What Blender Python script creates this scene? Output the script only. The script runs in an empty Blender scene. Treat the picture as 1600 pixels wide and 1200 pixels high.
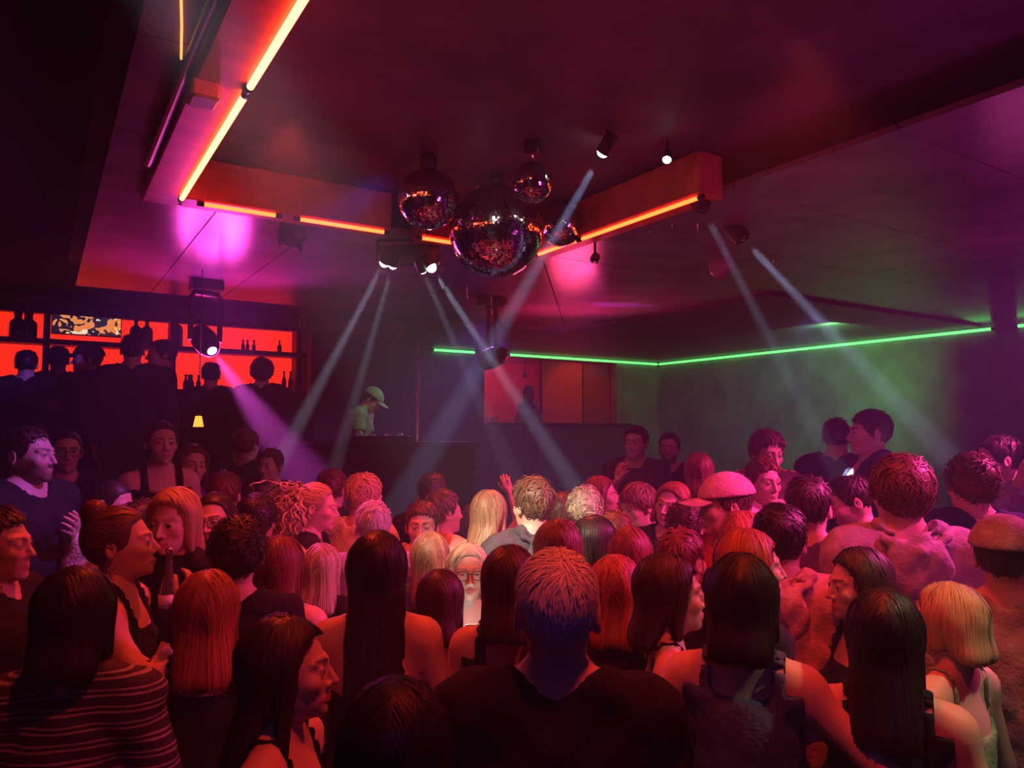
import bpy, math, random, time
import numpy as np
from mathutils import Vector, Matrix

T0 = time.time()
# ------------------------------------------------------------------ camera
F_PX = 1150.0
YAW = math.radians(32.6)
PITCH = math.atan(72 / 1150)
CAM = Vector((0.0, 0.0, 2.0))
scene = bpy.context.scene
COL = scene.collection
cam_data = bpy.data.cameras.new('camera')
cam = bpy.data.objects.new('camera', cam_data)
COL.objects.link(cam)
cam.location = CAM
cam.rotation_euler = (math.pi / 2 + PITCH, 0, -YAW)
cam_data.sensor_width = 36.0
cam_data.lens = 36.0 * F_PX / 1600.0
cam_data.clip_start = 0.02
scene.camera = cam

# ------------------------------------------------------------------ view, world (club haze), exposure
vs = scene.view_settings
vs.view_transform = 'Standard'
vs.look = 'None'
vs.gamma = 1.0
vs.exposure = 0.0
vs.use_curve_mapping = False
cy = scene.cycles
cy.use_denoising = True
cy.use_adaptive_sampling = True
cy.adaptive_threshold = 0.025
cy.max_bounces = 6
cy.diffuse_bounces = 2
cy.glossy_bounces = 4
cy.transmission_bounces = 4
cy.volume_bounces = 0
cy.sample_clamp_indirect = 3.0
cy.sample_clamp_direct = 0.0
cy.caustics_reflective = False
cy.caustics_refractive = False
world = bpy.data.worlds.new('world')
scene.world = world
world.use_nodes = True
wn = world.node_tree.nodes
wl = world.node_tree.links
for n in list(wn):
    wn.remove(n)
w_out = wn.new('ShaderNodeOutputWorld')
w_bg = wn.new('ShaderNodeBackground')
w_bg.inputs['Color'].default_value = (0.004, 0.008, 0.03, 1)
w_bg.inputs['Strength'].default_value = 0.3
w_vol = wn.new('ShaderNodeVolumeScatter')
HAZE = 0.036
w_vol.inputs['Color'].default_value = (0.42, 0.52, 0.95, 1)
w_vol.inputs['Density'].default_value = HAZE
w_vol.inputs['Anisotropy'].default_value = 0.1
wl.new(w_bg.outputs[0], w_out.inputs['Surface'])
wl.new(w_vol.outputs[0], w_out.inputs['Volume'])

# ------------------------------------------------------------------ pixel -> place helpers
_F = Vector((math.sin(YAW), math.cos(YAW), 0))
_R = Vector((math.cos(YAW), -math.sin(YAW), 0))
_FW = _F * math.cos(PITCH) + Vector((0, 0, math.sin(PITCH)))
_UP = Vector((0, 0, math.cos(PITCH))) - _F * math.sin(PITCH)


def ray(px, py):
    return _FW + _R * ((px - 800) / F_PX) + _UP * ((600 - py) / F_PX)


def at_depth(px, py, d):
    r = ray(px, py)
    return CAM + r * (d / r.dot(_F))


def at_z(px, py, z):
    r = ray(px, py)
    return CAM + r * ((z - CAM.z) / r.z)


def at_y(px, py, y):
    r = ray(px, py)
    return CAM + r * (y / r.y)


def at_x(px, py, x):
    r = ray(px, py)
    return CAM + r * (x / r.x)


# ------------------------------------------------------------------ unseen wash spots without housings: inferred club lamps and added tints
def spot(name, loc, target, power, color, angle, blend=0.4, radius=0.03):
    l = bpy.data.lights.new(name, 'SPOT')
    l.energy = power
    l.color = color
    l.spot_size = math.radians(angle)
    l.spot_blend = blend
    l.shadow_soft_size = radius
    o = bpy.data.objects.new(name, l)
    COL.objects.link(o)
    o.location = loc
    d = Vector(target) - Vector(loc)
    o.rotation_euler = d.to_track_quat('-Z', 'Y').to_euler()
    return o

RED = (1.0, 0.045, 0.012)
MAGENTA = (1.0, 0.05, 0.40)
PURPLE = (0.42, 0.10, 1.0)
WHITE = (1.0, 0.90, 0.80)
# bare spots over the dance floor (red, added to back the neon), over the podium (magenta), by the bar (violet); blue behind the photographer
spot('red_wash_lamp', (0.85, 0.75, 3.40), (0.95, 1.75, 0.0), 82, RED, 100, 0.6, 0.05)  # red washes added where the neon alone is too dim
spot('red_wash_lamp', (1.95, 1.35, 3.20), (1.7, 1.7, 0.0), 82, RED, 88, 0.6, 0.05)
spot('red_wash_lamp', (0.9, 3.3, 3.42), (0.8, 2.6, 0.0), 170, RED, 80, 0.6, 0.05)
spot('red_wash_lamp', (2.75, 4.0, 3.42), (2.3, 3.1, 0.0), 200, RED, 84, 0.6, 0.05)
spot('magenta_wash_lamp', (4.4, 0.7, 3.1), (3.15, 1.9, 1.6), 700, MAGENTA, 62, 0.6, 0.05)
spot('magenta_wash_lamp', (2.9, 0.2, 3.1), (2.4, 2.6, 1.5), 200, MAGENTA, 40, 0.6, 0.05)
spot('violet_wash_lamp', (1.3, 3.0, 3.15), (-0.2, 4.0, 1.75), 170, PURPLE, 34, 0.6, 0.05)
spot('magenta_uplight_lamp', (1.25, 6.9, 2.7), (1.2, 6.0, 3.3), 130, (0.95, 0.06, 0.70), 120, 0.9, 0.28)
spot('magenta_uplight_lamp', (5.6, 2.2, 2.3), (5.4, 2.0, 3.3), 12, (0.9, 0.08, 0.5), 150, 0.9, 0.3)  # added, unseen; tints the ceiling on the right magenta
spot('warm_wash_lamp', (-0.3, 1.3, 3.40), (1.66, 2.72, 1.72), 1250, (1.0, 0.84, 0.66), 18, 0.9, 0.04)
spot('blue_wash_lamp', (-0.4, -1.0, 2.6), (1.2, 1.6, 1.2), 9, (0.05, 0.10, 1.0), 60, 0.7, 0.08)
spot('green_wash_lamp', (7.8, 5.2, 3.2), (9.6, 7.0, 2.6), 120, (0.16, 1.0, 0.25), 120, 0.8, 0.05)  # added to green the wall more than the light line does
spot('violet_wash_lamp', (3.9, 6.6, 3.2), (3.6, 6.8, 0.0), 130, (0.50, 0.16, 0.85), 130, 0.8, 0.1)  # added at the back to turn the haze violet
spot('violet_wash_lamp', (6.6, 4.6, 3.2), (6.4, 5.2, 0.0), 90, (0.45, 0.22, 0.70), 130, 0.8, 0.1)  # another added spot for violet haze, no fixture
spot('crimson_uplight_lamp', (4.9, 6.4, 2.6), (4.7, 6.0, 3.3), 60, (1.0, 0.05, 0.20), 150, 0.9, 0.25)  # added below the dropped ceiling to redden it, no fixture there
spot('magenta_uplight_lamp', (3.2, -0.6, 2.3), (3.3, 1.6, 3.5), 90, (0.65, 0.05, 0.50), 120, 0.9, 0.3)  # added without a fixture; tints the recess ceiling violet
spot('magenta_wash_lamp', (0.75, 4.9, 3.2), (1.15, 3.2, 1.55), 260, (1.0, 0.06, 0.45), 18, 0.8, 0.05)  # added spot that pinks the curly ponytail from the left back
spot('warm_wash_lamp', (2.5, 0.1, 3.20), (1.95, 0.95, 1.5), 75, (1.0, 0.86, 0.55), 34, 0.8, 0.05)

# ------------------------------------------------------------------ materials
MATS = {}


def principled(name):
    m = bpy.data.materials.new(name)
    m.use_nodes = True
    nt = m.node_tree
    return m, nt.nodes, nt.links, nt.nodes['Principled BSDF']


def mat(name, color=(0.5, 0.5, 0.5), rough=0.6, metal=0.0, spec=0.5, var=0.12, scale=8.0, bump=0.0, bscale=60.0, emit=None, estr=0.0, coat=0.0):
    if name in MATS:
        return MATS[name]
    m, N, L, b = principled(name)
    b.inputs['Roughness'].default_value = rough
    b.inputs['Metallic'].default_value = metal
    b.inputs['Specular IOR Level'].default_value = spec
    b.inputs['Coat Weight'].default_value = coat
    tc = N.new('ShaderNodeTexCoord')
    nz = N.new('ShaderNodeTexNoise')
    nz.inputs['Scale'].default_value = scale
    nz.inputs['Detail'].default_value = 4
    L.new(tc.outputs['Object'], nz.inputs['Vector'])
    rp = N.new('ShaderNodeValToRGB')
    c = np.array(color[:3], float)
    rp.color_ramp.elements[0].position = 0.3
    rp.color_ramp.elements[1].position = 0.7
    rp.color_ramp.elements[0].color = (*np.clip(c * (1 - var), 0, 1), 1)
    rp.color_ramp.elements[1].color = (*np.clip(c * (1 + var), 0, 1), 1)
    L.new(nz.outputs['Fac'], rp.inputs['Fac'])
    L.new(rp.outputs['Color'], b.inputs['Base Color'])
    if bump:
        n2 = N.new('ShaderNodeTexNoise')
        n2.inputs['Scale'].default_value = bscale
        n2.inputs['Detail'].default_value = 3
        L.new(tc.outputs['Object'], n2.inputs['Vector'])
        bp = N.new('ShaderNodeBump')
        bp.inputs['Strength'].default_value = bump
        bp.inputs['Distance'].default_value = 0.01
        L.new(n2.outputs['Fac'], bp.inputs['Height'])
        L.new(bp.outputs['Normal'], b.inputs['Normal'])
    if emit is not None:
        b.inputs['Emission Color'].default_value = (*emit, 1)
        b.inputs['Emission Strength'].default_value = estr
    MATS[name] = m
    return m


def mat_attr(name, rough, spec, aniso=0.0, sss=0.0, bump=0.0, bscale=90.0):
    """colour comes from the mesh's own colour attribute (skin, lips, brows; lock-by-lock hair colour)"""
    if name in MATS:
        return MATS[name]
    m, N, L, b = principled(name)
    a = N.new('ShaderNodeAttribute')
    a.attribute_name = 'Col'
    tc = N.new('ShaderNodeTexCoord')
    nz = N.new('ShaderNodeTexNoise')
    nz.inputs['Scale'].default_value = bscale
    nz.inputs['Detail'].default_value = 2
    L.new(tc.outputs['Object'], nz.inputs['Vector'])
    mx = N.new('ShaderNodeMixRGB')
    mx.blend_type = 'MULTIPLY'
    mx.inputs['Fac'].default_value = 0.18
    L.new(a.outputs['Color'], mx.inputs['Color1'])
    L.new(nz.outputs['Color'], mx.inputs['Color2'])
    L.new(mx.outputs['Color'], b.inputs['Base Color'])
    b.inputs['Roughness'].default_value = rough
    b.inputs['Specular IOR Level'].default_value = spec
    if sss:
        b.inputs['Subsurface Weight'].default_value = sss
        b.inputs['Subsurface Radius'].default_value = (0.012, 0.005, 0.003)
        b.inputs['Subsurface Scale'].default_value = 1.0
    if bump:
        bp = N.new('ShaderNodeBump')
        bp.inputs['Strength'].default_value = bump
        bp.inputs['Distance'].default_value = 0.004
        L.new(nz.outputs['Fac'], bp.inputs['Height'])
        L.new(bp.outputs['Normal'], b.inputs['Normal'])
    MATS[name] = m
    return m


def mat_emit(name, color, strength):
    if name in MATS:
        return MATS[name]
    m = bpy.data.materials.new(name)
    m.use_nodes = True
    N, L = m.node_tree.nodes, m.node_tree.links
    for n in list(N):
        N.remove(n)
    e = N.new('ShaderNodeEmission')
    e.inputs['Color'].default_value = (*color, 1)
    e.inputs['Strength'].default_value = strength
    o = N.new('ShaderNodeOutputMaterial')
    L.new(e.outputs[0], o.inputs['Surface'])
    MATS[name] = m
    return m


# ------------------------------------------------------------------ mesh helpers
class MB:
    """collects shapes, then links them as one mesh object"""

    def __init__(self):
        self.v = []
        self.f = []
        self.m = []
        self.n = 0

    def add(self, V, F, mi=0):
        V = np.asarray(V, float)
        self.v.append(V)
        for f in F:
            self.f.append([i + self.n for i in f])
            self.m.append(mi)
        self.n += len(V)
        return self

    def box(self, lo, hi, M=None, mi=0, bev=0.0):
        x0, y0, z0 = lo
        x1, y1, z1 = hi
        if bev <= 0:
            V = np.array([(x, y, z) for z in (z0, z1) for y in (y0, y1) for x in (x0, x1)], float)
            Fc = [(0, 2, 3, 1), (4, 5, 7, 6), (0, 1, 5, 4), (2, 6, 7, 3), (0, 4, 6, 2), (1, 3, 7, 5)]
        else:
            b = bev
            rings = []
            for (z, i) in ((z0, b), (z0 + b, 0), (z1 - b, 0), (z1, b)):
                rings.append([(x0 + i + b, y0 + i, z), (x1 - i - b, y0 + i, z), (x1 - i, y0 + i + b, z), (x1 - i, y1 - i - b, z),
                              (x1 - i - b, y1 - i, z), (x0 + i + b, y1 - i, z), (x0 + i, y1 - i - b, z), (x0 + i, y0 + i + b, z)])
            V = np.array(sum(rings, []), float)
            Fc = [tuple(range(7, -1, -1)), tuple(range(24, 32))]
            for r in range(3):
                for k in range(8):
                    Fc.append((r * 8 + k, r * 8 + (k + 1) % 8, r * 8 + 8 + (k + 1) % 8, r * 8 + 8 + k))
        if M is not None:
            V = xf(M, V)
        return self.add(V, Fc, mi)

    def tube(self, pts, rad, n=10, mi=0, cap=True, closed=False):
        P = [Vector(p) for p in pts]
        rad = rad if hasattr(rad, '__len__') else [rad] * len(P)
        V = []
        up = None
        for i, p in enumerate(P):
            if closed:
                t = (P[(i + 1) % len(P)] - P[i - 1]).normalized()
            else:
                t = (P[min(i + 1, len(P) - 1)] - P[max(i - 1, 0)]).normalized()
            if up is None:
                up = Vector((0, 0, 1)) if abs(t.z) < 0.9 else Vector((1, 0, 0))
            x = up.cross(t).normalized()
            y = t.cross(x).normalized()
            up = y
            for k in range(n):
                a = 2 * math.pi * k / n
                V.append(p + x * (math.cos(a) * rad[i]) + y * (math.sin(a) * rad[i]))
        Fc = []
        m = len(P)
        for i in range(m if closed else m - 1):
            for k in range(n):
                j = (i + 1) % m
                Fc.append((i * n + k, i * n + (k + 1) % n, j * n + (k + 1) % n, j * n + k))
        if cap and not closed:
            Fc.append(tuple(range(n - 1, -1, -1)))
            Fc.append(tuple((m - 1) * n + k for k in range(n)))
        return self.add([tuple(v) for v in V], Fc, mi)

    def lathe(self, prof, n=20, M=None, mi=0):
        """profile of (radius, z) turned about z"""
        V = []
        for r, z in prof:
            for k in range(n):
                a = 2 * math.pi * k / n
                V.append((r * math.cos(a), r * math.sin(a), z))
        Fc = []
        for i in range(len(prof) - 1):
            for k in range(n):
                Fc.append((i * n + k, i * n + (k + 1) % n, (i + 1) * n + (k + 1) % n, (i + 1) * n + k))
        if prof[0][0] > 1e-5:
            Fc.append(tuple(range(n - 1, -1, -1)))
        if prof[-1][0] > 1e-5:
            Fc.append(tuple((len(prof) - 1) * n + k for k in range(n)))
        V = np.array(V)
        if M is not None:
            V = xf(M, V)
        return self.add(V, Fc, mi)

    def build(self, name, material, parent=None, smooth=False, loc=None, rot=None):
        me = bpy.data.meshes.new(name)
        V = np.concatenate(self.v)
        me.from_pydata([tuple(x) for x in V], [], self.f)
        ms = material if isinstance(material, (list, tuple)) else [material]
        for q in ms:
            me.materials.append(q)
        if len(ms) > 1:
            me.polygons.foreach_set('material_index', self.m)
        if smooth:
            me.shade_smooth()
            if smooth == 'auto':
                me.set_sharp_from_angle(angle=math.radians(40))
        me.update()
        o = bpy.data.objects.new(name, me)
        COL.objects.link(o)
        if parent is not None:
            o.parent = parent
        if loc is not None:
            o.location = loc
        if rot is not None:
            o.rotation_euler = rot
        return o


def xf(M, V):
    A = np.array(M)
    return np.asarray(V, float) @ A[:3, :3].T + A[:3, 3]


def tag(o, label=None, cat=None, group=None, kind=None):
    if label:
        o['label'] = label
    if cat:
        o['category'] = cat
    if group:
        o['group'] = group
    if kind:
        o['kind'] = kind
    return o


def empty(name, loc=(0, 0, 0), rz=0.0, scale=1.0):
    o = bpy.data.objects.new(name, None)
    COL.objects.link(o)
    o.location = loc
    o.rotation_euler = (0, 0, rz)
    o.scale = (scale,) * 3
    o.empty_display_size = 0.1
    return o


def quick_mesh(name, V, Q, cols=None, smooth=True):
    """fast mesh from numpy quads (n,4)"""
    me = bpy.data.meshes.new(name)
    V = np.ascontiguousarray(V, np.float32)
    Q = np.ascontiguousarray(Q, np.int32)
    me.vertices.add(len(V))
    me.vertices.foreach_set('co', V.ravel())
    k = Q.shape[1]
    me.loops.add(Q.size)
    me.loops.foreach_set('vertex_index', Q.ravel())
    me.polygons.add(len(Q))
    me.polygons.foreach_set('loop_start', np.arange(0, Q.size, k, dtype=np.int32))
    me.polygons.foreach_set('loop_total', np.full(len(Q), k, np.int32))
    if cols is not None:
        a = me.color_attributes.new('Col', 'FLOAT_COLOR', 'POINT')
        c = np.ones((len(V), 4), np.float32)
        c[:, :3] = cols
        a.data.foreach_set('color', c.ravel())
    me.update(calc_edges=True)
    if smooth:
        me.shade_smooth()
    return me


def link(name, me, material, parent=None):
    if not me.materials:
        me.materials.append(material)
    o = bpy.data.objects.new(name, me)
    COL.objects.link(o)
    if parent is not None:
        o.parent = parent
    return o


# ------------------------------------------------------------------ signed distance shapes for bodies, clothes and hair
A32 = lambda x: np.asarray(x, np.float32)


def s_cone(p, a, b, r1, r2):
    a = A32(a)
    ba = A32(b) - a
    pa = p - a
    t = np.clip(pa @ ba / max(float(ba @ ba), 1e-9), 0, 1)
    q = pa - t[:, None] * ba
    return np.sqrt(np.einsum('ij,ij->i', q, q)) - (r1 + (r2 - r1) * t)


def s_ell(p, c, r, R=None):
    q = p - A32(c)
    if R is not None:
        q = q @ A32(R)
    r = A32(r)
    q = q / r
    k0 = np.sqrt(np.einsum('ij,ij->i', q, q)) + 1e-6
    q2 = q / r
    k1 = np.sqrt(np.einsum('ij,ij->i', q2, q2)) + 1e-6
    return k0 * (k0 - 1) / k1


def s_sph(p, c, r):
    q = p - A32(c)
    return np.sqrt(np.einsum('ij,ij->i', q, q)) - r


def smin(a, b, k):
    h = np.maximum(k - np.abs(a - b), 0) / k
    return np.minimum(a, b) - h * h * k * 0.25


def smax(a, b, k):
    return -smin(-a, -b, k)


def surface(fn, lo, hi, h, project=True):
    """surface nets over the box; returns verts and quads"""
    lo = np.asarray(lo, float)
    n = np.maximum(np.ceil((np.asarray(hi, float) - lo) / h).astype(int) + 1, 3)
    ax = [np.arange(n[i], dtype=np.float32) * h + np.float32(lo[i]) for i in range(3)]
    B = 4
    nb = -(-n // B)
    cx = [np.arange(nb[i], dtype=np.float32) * (B * h) + np.float32(lo[i] + (B - 1) * h / 2) for i in range(3)]
    CC = np.stack(np.meshgrid(*cx, indexing='ij'), -1).reshape(-1, 3)
    dc = fn(CC).astype(np.float32)
    near = np.abs(dc) < B * h * 1.75
    D = np.repeat(np.repeat(np.repeat(np.where(dc < 0, -1.0, 1.0).astype(np.float32).reshape(nb), B, 0), B, 1), B, 2)
    cb = np.argwhere(near.reshape(nb)) * B
    o = np.stack(np.meshgrid(*(np.arange(B),) * 3, indexing='ij'), -1).reshape(-1, 3)
    gi = (cb[:, None, :] + o[None]).reshape(-1, 3)
    D[gi[:, 0], gi[:, 1], gi[:, 2]] = fn((gi * h + lo).astype(np.float32))
    D = np.ascontiguousarray(D[:n[0], :n[1], :n[2]])
    I = D < 0
    c = np.zeros(n - 1, np.int8)
    for i in (0, 1):
        for j in (0, 1):
            for k in (0, 1):
                c += I[i:n[0] - 1 + i, j:n[1] - 1 + j, k:n[2] - 1 + k]
    mixed = (c > 0) & (c < 8)
    idx = np.full(n - 1, -1, np.int64)
    cells = np.argwhere(mixed)
    idx[mixed] = np.arange(len(cells))
    P = np.zeros((len(cells), 3), np.float32)
    W = np.zeros(len(cells), np.float32)
    i0, j0, k0 = cells.T
    for axn in range(3):
        for u in (0, 1):
            for w in (0, 1):
                o = [0, 0, 0]
                o[(axn + 1) % 3] = u
                o[(axn + 2) % 3] = w
                e = list(o)
                e[axn] = 1
                d0 = D[i0 + o[0], j0 + o[1], k0 + o[2]]
                d1 = D[i0 + e[0], j0 + e[1], k0 + e[2]]
                x = (d0 < 0) != (d1 < 0)
                t = np.where(x, d0 / np.where(x, d0 - d1, 1), 0)
                q = np.tile(A32(o), (len(cells), 1))
                q[:, axn] = t
                P += q * x[:, None]
                W += x
    P /= np.maximum(W, 1)[:, None]
    V = (cells + P) * h + lo
    Q = []
    for axn in range(3):
        b, cc = (axn + 1) % 3, (axn + 2) % 3
        sl0 = [slice(None)] * 3
        sl1 = [slice(None)] * 3
        sl0[axn] = slice(0, n[axn] - 1)
        sl1[axn] = slice(1, n[axn])
        X = I[tuple(sl0)] != I[tuple(sl1)]
        E = np.argwhere(X)
        if not len(E):
            continue
        E = E[(E[:, b] > 0) & (E[:, cc] > 0) & (E[:, b] < n[b] - 1) & (E[:, cc] < n[cc] - 1)]
        if not len(E):
            continue
        def cell(db, dc):
            q = E.copy()
            q[:, b] += db
            q[:, cc] += dc
            return idx[q[:, 0], q[:, 1], q[:, 2]]
        quad = np.stack([cell(-1, -1), cell(0, -1), cell(0, 0), cell(-1, 0)], 1)
        flip = ~I[E[:, 0], E[:, 1], E[:, 2]]
        quad[flip] = quad[flip][:, ::-1]
        Q.append(quad)
    Q = np.concatenate(Q) if Q else np.zeros((0, 4), np.int64)
    V = V.astype(np.float32)
    if project and len(V):
        for _ in range(1):
            g = grad(fn, V, h * 0.25)
            d = fn(V)
            V = V - g * np.clip(d, -h * 0.6, h * 0.6)[:, None]
    return V.astype(np.float32), Q


def grad(fn, p, e):
    g = np.empty_like(p)
    for i in range(3):
        o = np.zeros(3, np.float32)
        o[i] = e
        g[:, i] = fn(p + o) - fn(p - o)
    return g / (np.linalg.norm(g, axis=1, keepdims=True) + 1e-9)


def merge(parts):
    V, Q, C = [], [], []
    n = 0
    for v, q, c in parts:
        V.append(v)
        Q.append(q + n)
        C.append(c)
        n += len(v)
    return np.concatenate(V), np.concatenate(Q), np.concatenate(C)

# ------------------------------------------------------------------ people
def rotm(yaw=0, pitch=0, roll=0):
    return Matrix.Rotation(yaw, 4, 'Z') @ Matrix.Rotation(pitch, 4, 'X') @ Matrix.Rotation(roll, 4, 'Y')


def head_sdf(p, female, neck):
    q = p.copy()
    q[:, 0] = np.abs(q[:, 0])
    d = s_ell(p, (0, 0.018, 0.030), (0.0765, 0.097, 0.092))
    d = smin(d, s_ell(p, (0, -0.028, -0.030), (0.0605, 0.067, 0.086)), 0.03)
    if female:
        d = smin(d, s_ell(p, (0, -0.034, -0.074), (0.038, 0.052, 0.033)), 0.028)
        d = smin(d, s_sph(p, (0, -0.080, -0.097), 0.0125), 0.024)
    else:
        d = smin(d, s_ell(p, (0, -0.030, -0.076), (0.047, 0.057, 0.035)), 0.025)
        d = smin(d, s_ell(p, (0, -0.079, -0.099), (0.022, 0.016, 0.015)), 0.022)
    d = smin(d, s_sph(q, (0.043, -0.062, -0.022), 0.019), 0.022)
    br = 0.0075 if female else 0.0105
    d = smin(d, s_cone(q, (0.004, -0.088, 0.025), (0.046, -0.070, 0.025), br, br * 0.8), 0.016)
    d = smax(d, -s_ell(q, (0.031, -0.106, 0.003), (0.021, 0.021, 0.013)), 0.012)
    if neck is not None:
        d = smin(d, s_cone(p, (0, 0.022, -0.055), neck[0], neck[1], neck[2]), 0.028)
    d = smin(d, s_cone(p, (0, -0.089, 0.014), (0, -0.1125, -0.029), 0.0062, 0.0098), 0.010)
    d = smin(d, s_sph(q, (0.0115, -0.0985, -0.034), 0.0072), 0.008)
    lid = s_sph(q, (0.031, -0.0785, 0.003), 0.0146)
    lid = np.maximum(lid, 0.0052 - np.abs(q[:, 2] - 0.0025))
    d = smin(d, lid, 0.004)
    d = np.minimum(d, s_sph(q, (0.031, -0.0790, 0.003), 0.0128))
    lp = 0.95 if female else 0.78
    d = smin(d, s_cone(q, (0, -0.0985, -0.0605), (0.025, -0.0855, -0.0655), 0.0055 * lp, 0.0028), 0.006)
    d = smin(d, s_cone(q, (0, -0.0965, -0.0725), (0.021, -0.0855, -0.0690), 0.0066 * lp, 0.003), 0.006)
    d = smax(d, -s_cone(q, (0, -0.1055, -0.0665), (0.025, -0.0905, -0.0668), 0.0022, 0.0015), 0.003)
    ear = s_ell(q, (0.080, 0.022, -0.006), (0.0105, 0.020, 0.032), np.array(Matrix.Rotation(0.35, 3, 'Z')))
    ear = smax(ear, -s_ell(q, (0.0905, 0.018, -0.003), (0.008, 0.011, 0.020)), 0.005)
    d = smin(d, ear, 0.008)
    return d


def head_colors(V, skin, brow, female, beard, wide):
    q = V.copy()
    q[:, 0] = np.abs(q[:, 0])
    C = np.tile(A32(skin), (len(V), 1))
    def blend(w, col):
        w = np.clip(w, 0, 1)[:, None]
        C[:] = C * (1 - w) + A32(col) * w
    ck = s_sph(q, (0.042, -0.075, -0.03), 0.012)
    blend(0.35 * np.clip(1 - ck / 0.02, 0, 1), (skin[0], skin[1] * 0.62, skin[2] * 0.6))
    if beard:
        jaw = np.clip((-0.035 - V[:, 2] - 0.55 * np.maximum(0, 0.02 - np.abs(V[:, 1] + 0.02))) / 0.02, 0, 1) * (V[:, 2] > -0.13) * (V[:, 1] < 0.035)
        chin = np.clip((np.abs(V[:, 0]) - 0.010) / 0.01, 0, 1) + (V[:, 2] < -0.078) + (np.abs(V[:, 2] + 0.050) < 0.006)
        blend(beard * jaw * np.clip(chin, 0, 1), brow)
    lips = np.minimum(s_cone(q, (0, -0.0985, -0.0605), (0.025, -0.0855, -0.0655), 0.006, 0.003),
                      s_cone(q, (0, -0.0965, -0.0725), (0.021, -0.0855, -0.0690), 0.007, 0.003))
    blend(np.clip(1.2 - lips / 0.0025, 0, 1) * 0.85, (0.50, 0.13, 0.13) if female else (skin[0] * 0.85, skin[1] * 0.55, skin[2] * 0.55))
    bw = s_cone(q, (0.015, -0.094, 0.027), (0.048, -0.074, 0.031), 0.0042, 0.0022)
    blend(np.clip(1.0 - bw / 0.004, 0, 1) * 0.9, brow)
    e = np.linalg.norm(q - A32((0.031, -0.079, 0.003)), axis=1)
    eye = (e < 0.0137) & (np.abs(q[:, 2] - 0.0025) < 0.0054 * wide)
    C[eye] = (0.42, 0.38, 0.36)
    ir = eye & (np.hypot(q[:, 0] - 0.031, q[:, 2] - 0.003) < 0.0068)
    C[ir] = (0.03, 0.02, 0.015)
    lash = (np.abs(e - 0.0142) < 0.0016) & (np.abs(q[:, 2] - 0.0085) < 0.0018) & (q[:, 1] < -0.085)
    C[lash] = C[lash] * 0.35
    return C


HAND_CURL = {'relaxed': (18, 28, 18), 'grip': (42, 58, 36), 'fist': (75, 88, 55), 'flat': (4, 8, 6)}
HAND_CACHE = {}


def hand_mesh(kind):
    """right hand: wrist at the origin, fingers along +z, palm towards -y, thumb on +x"""
    if kind in HAND_CACHE:
        return HAND_CACHE[kind]
    curl = [math.radians(a) for a in HAND_CURL[kind]]
    segs = []
    for i, (x, z, ln, r) in enumerate(((0.029, 0.090, 0.070, 0.0088), (0.010, 0.095, 0.079, 0.0090), (-0.010, 0.092, 0.073, 0.0086), (-0.028, 0.084, 0.057, 0.0078))):
        p = np.array((x, 0.0, z))
        a = 0.0
        sp = (0.12, 0.03, -0.05, -0.15)[i] * (1.0 if kind in ('flat', 'relaxed') else 0.4)
        rr = r
        for j, fr in enumerate((0.46, 0.30, 0.24)):
            a += curl[j] * (1 + 0.1 * i)
            dv = np.array((math.sin(sp) * math.cos(a), -math.sin(a), math.cos(a) * math.cos(sp)))
            e = p + dv * ln * fr
            segs.append((p, e, rr, rr * 0.90))
            rr *= 0.88
            p = e
    if kind in ('fist', 'grip'):
        th = [(0.028, -0.006, 0.022, 0.014), (0.050, -0.024, 0.048, 0.0115), (0.040, -0.046, 0.070, 0.010), (0.022, -0.055, 0.083, 0.0085)]
    else:
        th = [(0.028, -0.006, 0.022, 0.014), (0.053, -0.016, 0.050, 0.0115), (0.062, -0.026, 0.078, 0.010), (0.063, -0.034, 0.100, 0.0085)]
    for a, b in zip(th, th[1:]):
        segs.append((a[:3], b[:3], a[3], b[3]))

    def fn(p):
        d = s_cone(p, (0, 0, -0.035), (0, 0, 0.012), 0.0255, 0.0245)
        q = p.copy()
        q[:, 1] *= 1.9
        pl = np.minimum(s_cone(q, (0.017, 0, 0.025), (0.022, 0, 0.083), 0.026, 0.021), s_cone(q, (-0.014, 0, 0.025), (-0.018, 0, 0.078), 0.025, 0.021)) * 0.7
        d = smin(d, pl, 0.016)
        for a, b, r1, r2 in segs:
            d = smin(d, s_cone(p, a, b, r1, r2), 0.005)
        return d
    V, Q = surface(fn, (-0.065, -0.125, -0.045), (0.085, 0.045, 0.195), 0.0078)
    HAND_CACHE[kind] = (V, Q)
    return V, Q


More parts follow.
